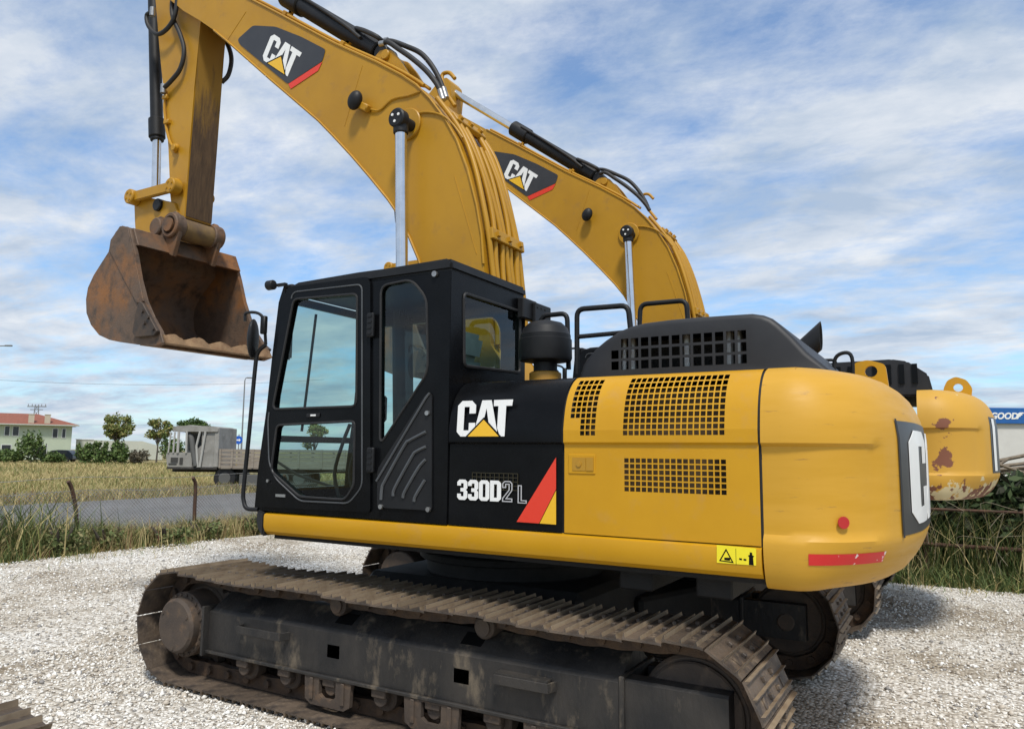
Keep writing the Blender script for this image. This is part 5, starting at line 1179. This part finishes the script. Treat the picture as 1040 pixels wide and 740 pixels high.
# pylon behind the house
py = thing('power_pylon', 'small grey steel power pylon top rising behind the house roof', 'pylon', lf(41, 190), LROT)
bm = B()
for sx in (-0.8, 0.8): tube(bm, [(sx*1.5, 0, 0), (sx*0.75, 0, 10), (sx*0.5, 0, 12.7)], 0.11, 5)
for k in range(9): z = k*1.4; tube(bm, [(-1.1+k*0.08, 0, z), (1.1-k*0.08, 0, z+1.4)], 0.06, 4); tube(bm, [(1.1-k*0.08, 0, z), (-1.1+k*0.08, 0, z+1.4)], 0.06, 4)
obj('mast', bm, mat('galvanised_steel', (0.20, 0.21, 0.22), rough=0.6), py, None, local=True)
bm = B(); tube(bm, [(-2.4, 0, 12.2), (2.4, 0, 12.2)], 0.13, 6); tube(bm, [(-1.6, 0, 11.4), (1.6, 0, 11.4)], 0.1, 6)
for x in (-2.2, -1.2, 1.2, 2.2): tube(bm, [(x, 0, 12.2), (x, 0, 12.8)], 0.09, 6)
obj('crossarm', bm, MATS['galvanised_steel'], py, None, local=True)
# street lamps
def lamp(px, ytop, depth, label, side=1, arm=1.2):
    h = 1.8+(456-ytop)/FPX*depth; t = thing('street_lamp', label, 'street lamp', lf(px, depth), LROT, 'street lamps along the far road'); bm = B()
    tube(bm, [(0, 0, 0), (0, 0, h*0.98)], [0.10, 0.06], 8); tube(bm, smoothpath([(0, 0, h*0.97), (side*arm*0.3, 0, h*1.0), (side*arm, 0, h*1.005)], 3), 0.045, 6); obj('pole', bm, MATS['galvanised_steel'], t, 50, local=True)
    bm = B(); box(bm, (side*(arm+0.22), 0, h*1.007), (0.55, 0.22, 0.12), bev=0.03); obj('lamp_head', bm, MATS['galvanised_steel'], t, local=True)
lamp(249.5, 384, 78, 'tall thin grey street lamp just left of the excavator cab', 1, 0.25); lamp(-12, 353.5, 60, 'street lamp whose arm reaches in at the left edge', 1, 1.3)
# power lines
bm = B()
for dz in (0.0, 1.7):
    a = lf(-120, 120, 13.8-dz); b = lf(330, 150, 16.0-dz*1.6); mid = (a+b)/2; pts = [a*(1-t)+b*t-Vector((0, 0, 1.6*4*t*(1-t))) for t in [k/16 for k in range(17)]]
    if dz == 0: tube(bm, pts, 0.032, 4)
    else: tube(bm, [p-Vector((0, 0, dz*3.0)) for p in pts], 0.016, 4)
tag(obj('power_line', bm, mat('cable_black', (0.10, 0.11, 0.12), rough=0.7)), 'thin sagging overhead cables crossing the sky above the field', 'cable')
# round blue sign
rs_ = thing('road_sign', 'round blue traffic sign on a thin pole behind the truck bed', 'sign', lf(246.5, 60), LROT)
bm = B(); tube(bm, [(0, 0, 0), (0, 0, 3.0)], 0.04, 8); obj('pole', bm, MATS['galvanised_steel'], rs_, local=True)
bm = B(); cyl(bm, (0, -0.05, 2.55), (0, -0.08, 2.55), 0.33, 28); f_ = obj('sign_face', bm, mat('sign_blue', (0.01, 0.10, 0.50), rough=0.4), rs_, local=True)
bm = B(); holes_panel(bm, [(-.16, -.05), (.04, -.05), (.04, -.13), (.18, 0), (.04, .13), (.04, .05), (-.16, .05)], [], lambda x, z: Vector((x, -0.083, 2.55+z)), Vector((0, -0.004, 0))); obj('arrow', bm, white, f_)

# ---- old truck
TD = 34.0; UT = TD/FPX; gz = 0.0
tk = thing('old_truck', 'derelict pale grey flatbed truck with stripped open cab beside the road', 'truck', lf(200, TD), LROT)
tx = lambda px: (px-200)*UT; tz = lambda py: 1.8+(456.0-py)*UT
tg = mat('faded_grey_truck_paint', (0.30, 0.29, 0.265), (0.22, 0.21, 0.19), rough=0.8, scale=1.6, c3=(0.38, 0.36, 0.33), s3=5, bump=0.1)
tw = mat('weathered_planks', (0.24, 0.20, 0.16), (0.32, 0.28, 0.23), rough=0.9, scale=3, stretch=(0.4, 1, 5))
# cab: lower nose, floor, rear wall, posts, roof
bm = B(); prism(bm, roundpoly([(tx(174), tz(461)), (tx(176.5), tz(459.5)), (tx(200), tz(459.5)), (tx(201), tz(475)), (tx(176), tz(474))], 0.08), 0, 2.2, 0.03, 2); nose = obj('nose', bm, tg, tk, 40, local=True)
bm = B(); box(bm, ((tx(179)+tx(187))/2, -0.01, (tz(464)+tz(470))/2), (0.32, 0.03, 0.22)); box(bm, (tx(190), -0.012, tz(468)), (0.14, 0.03, 0.3)); box(bm, (tx(181.5), -0.012, tz(471)), (0.36, 0.03, 0.06)); obj('lamp_recess', bm, mat('dark_recess', (0.05, 0.048, 0.044), rough=0.9), nose)
bm = B(); prism(bm, roundpoly([(tx(180), tz(434.5)), (tx(184), tz(432.8)), (tx(220), tz(432.8)), (tx(226), tz(434.5)), (tx(226), tz(438.5)), (tx(180), tz(438.5))], 0.05), -0.05, 2.25, 0.03, 2); rfT = obj('cab_roof', bm, tg, tk, 40, local=True)
bm = B(); prism(bm, [(tx(184), tz(432.9)), (tx(193), tz(431.5)), (tx(197), tz(432.9))], 0.4, 1.6); obj('roof_vent', bm, tg, rfT)
bm = B(); prism(bm, [(tx(209), tz(438.5)), (tx(226.5), tz(438.5)), (tx(226.5), tz(474)), (tx(201), tz(474)), (tx(201), tz(460)), (tx(209), tz(452))], 0.05, 0.12); prism(bm, [(tx(222), tz(434)), (tx(226.5), tz(434)), (tx(227), tz(474)), (tx(222), tz(474))], 0.0, 2.2, 0.02); prism(bm, [(tx(189), tz(438)), (tx(222), tz(438)), (tx(222), tz(474)), (tx(189), tz(474))], 0.6, 0.68); obj('cab_wall', bm, tg, tk, local=True)
bm = B()
for a, b, r_ in (((178, 440), (176.5, 460), 0.035), ((182, 439), (181.5, 460), 0.04), ((186, 438.5), (186, 460), 0.06), ((194, 438), (194.5, 460), 0.05), ((207.5, 438), (204.5, 453), 0.05), ((204.5, 453), (207, 474), 0.05), ((213, 438), (211, 455), 0.05), ((211, 455), (209, 474), 0.05)):
    tube(bm, [(tx(a[0]), -0.02, tz(a[1])), (tx(b[0]), -0.02, tz(b[1]))], r_, 6)
obj('door_post', bm, mat('pale_post', (0.42, 0.41, 0.38), rough=0.8), tk, local=True)
bm = B(); tube(bm, smoothpath([(tx(194), 0.2, tz(441)), (tx(198), 0.1, tz(445)), (tx(201), 0.05, tz(458)), (tx(205), 0.0, tz(473))], 4), 0.12, 8); obj('seat_frame', bm, mat('dim_grey', (0.10, 0.10, 0.095), rough=0.8), tk, 50, local=True)
bm = B(); box(bm, ((tx(175)+tx(400))/2, 1.1, tz(477)), (tx(400)-tx(175), 0.9, 0.20)); box(bm, ((tx(176)+tx(226))/2, 1.1, tz(475)), (tx(226)-tx(176), 2.2, 0.10)); obj('chassis', bm, mat('dark_chassis', (0.03, 0.028, 0.026), (0.05, 0.045, 0.04), rough=0.85), tk, local=True)
bm = B(); box(bm, (tx(206), 0.58, tz(449)), (1.35, 0.04, 0.72)); obj('cab_opening', bm, MATS['dim_grey'], tk, local=True)
# bed with plank sides
bm = B()
for k in range(5): z = tz(457.2)+(tz(473.2)-tz(457.2))*k/4.0; box(bm, ((tx(228)+tx(400))/2, 0.02, z), (tx(400)-tx(228), 0.05, 0.135)); box(bm, ((tx(228)+tx(400))/2, 2.28, z), (tx(400)-tx(228), 0.05, 0.135))
for px in (229, 241, 262, 285, 308, 331, 354, 377, 399): box(bm, (tx(px), -0.02, tz(465)), (0.09, 0.05, 0.85)); box(bm, (tx(px), 2.32, tz(465)), (0.09, 0.05, 0.85))
box(bm, ((tx(228)+tx(400))/2, 1.15, tz(474.5)), (tx(400)-tx(228), 2.3, 0.08)); obj('cargo_bed', bm, tw, tk, local=True)
for px in (233, 292, 308, 380):
    for y in (0.15, 1.8):
        t_ = B(); cyl(t_, (tx(px), y, 0.5), (tx(px), y+0.3, 0.5), 0.5, 28, 0.04); w_ = obj('wheel', t_, rubber, tk, 40, local=True)
        t_ = B(); cyl(t_, (tx(px), y-0.02, 0.5), (tx(px), y+0.02, 0.5), 0.27, 20, 0.02); obj('rim', t_, MATS['dim_grey'], w_, 40)
bm = B(); box(bm, (tx(258), 0.3, tz(487)), (0.9, 0.4, 0.55), bev=0.03); obj('tool_box', bm, MATS['dim_grey'], tk, local=True)

# ---- chain-link fence along the road
FX = -14.35
fe = thing('chain_link_fence', 'sagging rusty chain link fence with leaning posts between yard and road', 'fence', (FX, 9, 0))
bm = B(); sp_ = 0.075; H_ = 0.98; y0f, y1f = 3.0, 17.0
k = 0; yy = y0f
def bulge(y, z): return 0.06*noise.noise(Vector((y*0.7, z, 0)))+0.04*math.sin(y*1.1)
while yy < y1f:
    for dr in (1, -1):
        pts = [Vector((bulge(yy+dr*H_*t, t)+0.004*dr, yy-9+dr*H_*t, 0.02+t*(H_+0.05*noise.noise(Vector((yy, 0, 4)))))) for t in (0, 0.5, 1)]
        tube(bm, pts, 0.0042, 3, False)
    yy += sp_
obj('wire_mesh', bm, mat('dull_wire', (0.40, 0.40, 0.40), (0.26, 0.22, 0.19), rough=0.5, metal=0.5), fe, local=True)
bm = B()
for z in (0.97, 1.22): tube(bm, [Vector((bulge(y, 1), y-9, z+0.03*math.sin(y*1.7))) for y in np.arange(y0f, y1f, 0.5)], 0.006, 4)
obj('strand_wire', bm, MATS['dull_wire'], fe, local=True)
postm = mat('rusty_post', (0.10, 0.05, 0.03), (0.065, 0.04, 0.028), rough=0.9, scale=8, bump=0.2)
for y, lean in ((G(195, 540).y, 0.02), (G(79, 552).y, 0.10), (G(20, 560).y-0.3, 0.05), (13.3, -0.03), (15.8, 0.05), (5.0, 0.05)):
    bm = B(); tube(bm, smoothpath([(0, y-9, -0.1), (0.0, y-9-lean*0.8, 0.6), (0.02, y-9-lean*2, 1.02), (0.05, y-9-lean*2-0.10, 1.18)], 3), 0.038, 6); obj('post', bm, postm, fe, local=True)

# ---- grasses
def blades(name, pts, h, w_, lean, ms, p=None, label=None, cat='grass', seg2=True):
    """pts Nx2 (or Nx3), h,w arrays: bent blades of three triangles"""
    n = len(pts); a = rng.uniform(0, 6.283, n); dx, dy = np.cos(a), np.sin(a); lx_ = rng.normal(0, 1, n)*lean*h; ly_ = rng.normal(0, 1, n)*lean*h
    z0 = pts[:, 2] if pts.shape[1] > 2 else np.full(n, -0.06)
    X, Y_ = pts[:, 0], pts[:, 1]
    v0 = np.stack([X-dx*w_/2, Y_-dy*w_/2, z0], 1); v1 = np.stack([X+dx*w_/2, Y_+dy*w_/2, z0], 1)
    v2 = np.stack([X-dx*w_*0.4+lx_*0.35, Y_-dy*w_*0.4+ly_*0.35, z0+h*0.6], 1); v3 = np.stack([X+dx*w_*0.4+lx_*0.35, Y_+dy*w_*0.4+ly_*0.35, z0+h*0.6], 1)
    v4 = np.stack([X+lx_, Y_+ly_, z0+h], 1)
    V = np.stack([v0, v1, v2, v3, v4], 1); F = np.array([[0, 1, 3], [0, 3, 2], [2, 3, 4]])[None]+(np.arange(n)*5)[:, None, None]
    mi = np.repeat(rng.choice(len(ms), n, p=p), 3)
    return soup(name, V, F, ms, mi, 'stuff', label, cat)
straw = mat('straw_blade', (0.50, 0.41, 0.20), rough=0.8, spec=0.2); hay = mat('hay_blade', (0.35, 0.275, 0.13), rough=0.8, spec=0.2); olive = mat('olive_blade', (0.21, 0.215, 0.07), rough=0.8, spec=0.2); green = mat('green_blade', (0.125, 0.165, 0.06), rough=0.7, spec=0.2); dgreen = mat('dark_green_blade', (0.045, 0.075, 0.02), rough=0.7, spec=0.2); redg = mat('rusty_weed_blade', (0.17, 0.085, 0.05), rough=0.8, spec=0.2)
def wedge(n, d0, d1, px0, px1, pw=1.0):
    """points on the ground spread over a range of directions and distances"""
    u = rng.random(n); d = (d0**(1-pw)+u*(d1**(1-pw)-d0**(1-pw)))**(1/(1-pw)) if pw != 1 else d0*(d1/d0)**u
    px = rng.uniform(px0, px1, n); f2 = np.array([fw.x, fw.y]); f2 /= np.linalg.norm(f2); r2 = np.array([rt.x, rt.y]); r2 /= np.linalg.norm(r2)
    return f2[None]*d[:, None]+r2[None]*((px-520)/FPX*d)[:, None]
def patchy(p, freq, mats_dry, mats_green):
    v = np.array([noise.noise(Vector((a*freq, b*freq, 2.0)))+0.5*noise.noise(Vector((a*freq*3, b*freq*3, 7.0))) for a, b in p[:, :2]]); return v
p = wedge(60000, 27, 95, -180, 470, 1.0); p = p[(p[:, 0] < -26.3)]
nzv = patchy(p, 0.11, 0, 0); dist = np.hypot(p[:, 0], p[:, 1]); p3 = np.c_[p, np.full(len(p), -0.06)]
for sel, nm, ws, lab in ((nzv > 0.05, 'dry_grass', [0.50, 0.30, 0.17, 0.03], 'dry straw coloured grass covering the field beyond the road'), (nzv <= 0.05, 'meadow_grass', [0.30, 0.22, 0.33, 0.15], 'olive green patches of grass in the field beyond the road')):
    q = p3[sel]; dd = dist[sel]
    blades(nm, q, rng.uniform(0.14, 0.36, len(q))*(1+0.5*nzv[sel]), 0.014*dd/27*rng.uniform(0.7, 1.5, len(q)), 0.55, [straw, hay, olive, green], ws, lab)
# rubble and low weeds at the far kerb
p = np.c_[rng.uniform(-29, -26, 9000), rng.uniform(8, 34, 9000)]
blades('kerb_weeds', p, rng.uniform(0.12, 0.5, len(p)), rng.uniform(0.012, 0.03, len(p)), 0.4, [straw, hay, olive, redg], [0.3, 0.3, 0.28, 0.12], 'short mixed weeds along the far edge of the road', 'weeds')
# weeds on both sides of the fence
n = 30000; y = rng.uniform(3.0, 16.0, n); x = FX+0.3+rng.normal(0, 0.62, n); p = np.c_[x, y]; k = (x < -12.75+0.3*np.sin(y*2.1)+0.12*np.sin(y*7)) & (x > -16.0); p = p[k]; y = y[k]
edge_ = np.clip((-12.5-p[:, 0])/1.2, 0.12, 1.0); tall = np.exp(-((y-6.6)/1.4)**2); pat = np.array([noise.noise(Vector((a*1.1, b*1.1, 4.0))) for a, b in p])
grn = pat+0.5*tall > 0.08
for sel, nm, ws, lab in ((grn, 'fence_weeds', [0.12, 0.10, 0.26, 0.32, 0.18, 0.02], 'green weeds growing in clumps along the chain link fence'), (~grn, 'dry_weeds', [0.32, 0.30, 0.20, 0.08, 0.02, 0.08], 'dry brown and straw weeds between the green clumps at the fence')):
    q = p[sel]; m_ = len(q)
    blades(nm, q, rng.uniform(0.08, 0.40, m_)*edge_[sel]*(1+0.9*tall[sel])*(1+0.6*pat[sel]), rng.uniform(0.006, 0.014, m_), 0.75, [straw, hay, olive, green, dgreen, redg], ws, lab, 'weeds')
n = 750; y = rng.normal(6.3, 0.95, n); x = FX+0.5+rng.normal(0, 0.4, n); p = np.c_[x, y]
blades('reeds', p, rng.uniform(0.5, 1.2, n), rng.uniform(0.012, 0.026, n), 0.42, [green, dgreen, olive, straw], [0.42, 0.22, 0.21, 0.15], 'tall green reed stems in the weeds at the left edge', 'reeds')
n = 700; y = rng.uniform(8.0, 13.0, n); x = FX+1.1+rng.normal(0, 0.28, n)
blades('dry_stalks', np.c_[x, y], rng.uniform(0.3, 0.65, n), rng.uniform(0.006, 0.011, n), 0.35, [straw, hay, redg, olive], [0.35, 0.3, 0.2, 0.15], 'thin dry stalks standing at the edge of the gravel', 'weeds')
n = 1500; y = rng.uniform(3.5, 14, n); x = -12.85+np.abs(rng.normal(0, 0.55, n)); pat2 = np.array([noise.noise(Vector((a*1.6, b*1.6, 9.0))) for a, b in zip(x, y)]); k = pat2 > 0.08; p = np.c_[x[k], y[k], np.full(k.sum(), -0.01)]
blades('gravel_weeds', p, rng.uniform(0.04, 0.16, len(p)), rng.uniform(0.006, 0.013, len(p)), 0.9, [straw, olive, green, hay], [0.25, 0.3, 0.3, 0.15], 'low sparse weeds creeping from the fence out into the gravel', 'weeds')
n = 900; x = rng.uniform(-4, 5, n); y = 12.15-np.abs(rng.normal(0, 0.35, n)); pat2 = np.array([noise.noise(Vector((a*1.6, b*1.6, 19.0))) for a, b in zip(x, y)]); k = pat2 > 0.0; p = np.c_[x[k], y[k], np.full(k.sum(), -0.01)]
blades('edge_weeds', p, rng.uniform(0.04, 0.18, len(p)), rng.uniform(0.006, 0.013, len(p)), 0.9, [straw, olive, green, hay], [0.25, 0.3, 0.3, 0.15], 'sparse weeds creeping out of the grass verge onto the gravel on the right', 'weeds')
# broad leaved weeds as separate clumps
gw = foliage_mats('weed', [(0.12, 0.16, 0.055), (0.17, 0.19, 0.075), (0.24, 0.21, 0.10), (0.09, 0.115, 0.04)])
rw_ = random.Random(21)
for i, (y, x, h, lab) in enumerate(((5.6, 0.9, 0.55, 'leafy green weed clump at the far left by the gravel edge'), (6.4, 0.6, 0.75, 'tall leafy weed among the reeds at the left edge'), (7.4, 1.0, 0.5, 'leafy weed clump just left of the leaning fence post'), (8.3, 0.9, 0.42, 'low leafy weed at the foot of the leaning fence post'), (9.3, 1.2, 0.38, 'low leafy weed between the two fence posts'), (10.3, 1.0, 0.36, 'low leafy weed left of the upright fence post'), (11.6, 1.1, 0.4, 'low leafy weed right of the upright fence post'))):
    shrub(0, 0, 0.5, h*1.35, gw, lab, 1100, 0.038, False, 'leafy weeds along the chain link fence', 'weed', i, Vector((FX+x, y, -0.05)), 2.0)
# grass fringe and vegetation on the right
n = 9000; x = rng.uniform(-13, 7, n); y = 12.15+np.abs(rng.normal(0, 0.32, n)); 
blades('verge_grass', np.c_[x, y], rng.uniform(0.12, 0.42, n), rng.uniform(0.010, 0.02, n), 0.5, [green, dgreen, olive, straw], [0.46, 0.24, 0.2, 0.10], 'green grass tufts along the edge of the gravel on the right', 'grass')
gh = foliage_mats('hedge', [(0.022, 0.04, 0.014), (0.035, 0.055, 0.018), (0.05, 0.075, 0.025), (0.03, 0.032, 0.018)])
for i, (x, h, lab) in enumerate(((-1.7, 1.9, 'dark bramble bush mostly hidden behind the second excavator'), (-0.35, 2.0, 'dark bramble bush under the tail of the second excavator'), (0.9, 2.1, 'dark bramble bush at the right edge below the timber pile'), (2.2, 2.0, 'dark bramble bush just outside the right edge'), (3.5, 2.1, 'dark bramble bush farthest right along the rail fence'))):
    shrub(800, 0, 1.05, h, gh, lab, 7000, 0.075, False, 'brambles along the right edge of the yard', 'bush', i, Vector((x, 13.45, -0.05)), 2.4)
n = 5200; x = rng.uniform(-2.5, 5, n); y = rng.uniform(12.6, 13.6, n)
blades('hedge_stalks', np.c_[x, y], rng.uniform(0.5, 1.35, n), rng.uniform(0.007, 0.014, n), 0.4, [dgreen, green, olive, straw], [0.4, 0.2, 0.2, 0.2], 'thin green and dry stems rising through the brambles', 'weeds')
bm = B(); rs2 = random.Random(5)
for k in range(46):
    x = rs2.uniform(-1.5, 4); y = rs2.uniform(12.5, 12.95); h = rs2.uniform(0.5, 1.35); tube(bm, smoothpath([(x, y, 0), (x+rs2.uniform(-.12, .12), y, h*0.5), (x+rs2.uniform(-.3, .3), y-0.05, h), (x+rs2.uniform(-.5, .5), y-0.1, h*rs2.uniform(0.5, 1.0))], 4), 0.0035, 4, False)
tag(obj('dry_vines', bm, mat('pale_vine', (0.30, 0.26, 0.18), (0.2, 0.17, 0.12), rough=0.9)), 'pale leafless vines tangled over the dark brambles', 'vines', None, 'stuff')
rl = thing('rail_fence', 'low rusty pipe fence half buried in the brambles', 'fence', (1, 12.75, 0))
zr = P(1000, 555, 12.75).z
bm = B(); tube(bm, [(-6, 0, zr), (6, 0, zr-0.03)], 0.03, 8); tube(bm, [(-6, 0, zr+0.5), (6, 0, zr+0.5)], 0.02, 8); obj('rail', bm, postm, rl, 40, local=True)
for x in (-5, -3.2, -1.4, 0.35, 2.1, 3.9, 5.6): bm = B(); tube(bm, [(x, 0.03, -0.1), (x+0.02, 0.03, 1.25)], 0.035, 6); obj('post', bm, postm, rl, local=True)
# timber pile
tp = thing('timber_pile', 'heap of dead branches and old planks behind the brambles', 'timber pile', at(1030, 22, 0)); bm = B(); rs3 = random.Random(3)
for k in range(70):
    x, y, z = rs3.uniform(-2.2, 3.5), rs3.uniform(-1, 1.4), rs3.uniform(0.15, 1.75); a = rs3.gauss(0.2, 0.5); l_ = rs3.uniform(0.8, 2.2); d = Vector((math.cos(a)*0.86, math.cos(a)*0.5, math.sin(a)*0.5))*l_/2
    tube(bm, [Vector((x, y, z))-d, Vector((x, y, z))+d], rs3.uniform(0.015, 0.06), 5)
tag(tp); obj('branches', bm, mat('dead_wood', (0.14, 0.11, 0.08), (0.22, 0.18, 0.13), rough=0.9, scale=6), tp, local=True)
bm = B()
for k in range(6): box(bm, (rs3.uniform(-1.5, 2.5), rs3.uniform(-1, 1), rs3.uniform(0.9, 1.7)), (2.6, 0.16, 0.05), rz=R(30)+rs3.uniform(-.4, .4), ry=rs3.uniform(-0.35, 0.1))
obj('plank', bm, tw, tp, local=True)
# shop with blue board
SD = 52.0; US = SD/FPX
sh = thing('tyre_shop', 'low white building with a long blue sign board at the right edge', 'building', at(1060, SD, 0), LROT)
zt2 = lambda y: 1.8+(463.5-y)*US
xL = (1000-1060)*US
bm = B(); box(bm, (xL+9, 3.0, (zt2(430)+0)/2), (18, 6, zt2(430))); obj('wall', bm, mat('white_shop_render', (0.62, 0.61, 0.58), (0.55, 0.54, 0.51), rough=0.85, scale=0.6), sh, local=True)
bm = B(); box(bm, (xL+9, -0.12, (zt2(414.5)+zt2(430.5))/2), (18.2, 0.22, zt2(414.5)-zt2(430.5)), bev=0.02); sb = obj('sign_board', bm, mat('sign_board_blue', (0.012, 0.10, 0.34), (0.015, 0.115, 0.37), rough=0.4), sh, local=True)
def textobj(txt, size, M, m, parent, name='lettering', shear=0.0, off=0.0):
    cu = bpy.data.curves.new(name, 'FONT'); cu.body = txt; cu.size = size; cu.extrude = 0.01; cu.shear = shear; cu.offset = off
    t = bpy.data.objects.new(name, cu); COL.objects.link(t); dg = bpy.context.evaluated_depsgraph_get(); me = bpy.data.meshes.new_from_object(t.evaluated_get(dg)); me.name = name
    bpy.data.objects.remove(t); o = bpy.data.objects.new(name, me); COL.objects.link(o); me.materials.clear(); me.materials.append(m); me.transform(M); o.parent = parent; return o
FACE = Matrix(((1, 0, 0, 0), (0, 0, 1, 0), (0, 1, 0, 0), (0, 0, 0, 1))) ; FACE = Matrix.Rotation(R(90), 4, 'X')
lz = (zt2(414.5)+zt2(430.5))/2-0.22
tA = textobj('GOOD', 0.60, Matrix.Translation(((999.5-1060)*US, -0.245, lz)) @ FACE, white, sb, 'lettering', 0.25, 0.022)
tB = textobj('YEAR', 0.60, Matrix.Translation(((1034-1060)*US, -0.245, lz)) @ FACE, white, sb, 'lettering', 0.25, 0.022)
wx = (1025.5-1060)*US
bm = B(); holes_panel(bm, [(0.0, 0.0), (0.16, 0.0), (0.24, 0.16), (0.42, 0.20), (0.36, 0.27), (0.56, 0.33), (0.48, 0.40), (0.72, 0.47), (0.62, 0.54), (0.34, 0.54), (0.17, 0.44), (0.10, 0.26), (0.05, 0.12), (-0.10, 0.06)], [], lambda x, z: Vector((wx+x*0.85, -0.236, lz+z*0.85)), Vector((0, -0.012, 0))); obj('winged_emblem', bm, white, sb)
print('objects', len(bpy.data.objects), 'polys', sum(len(m.polygons) for m in bpy.data.meshes))
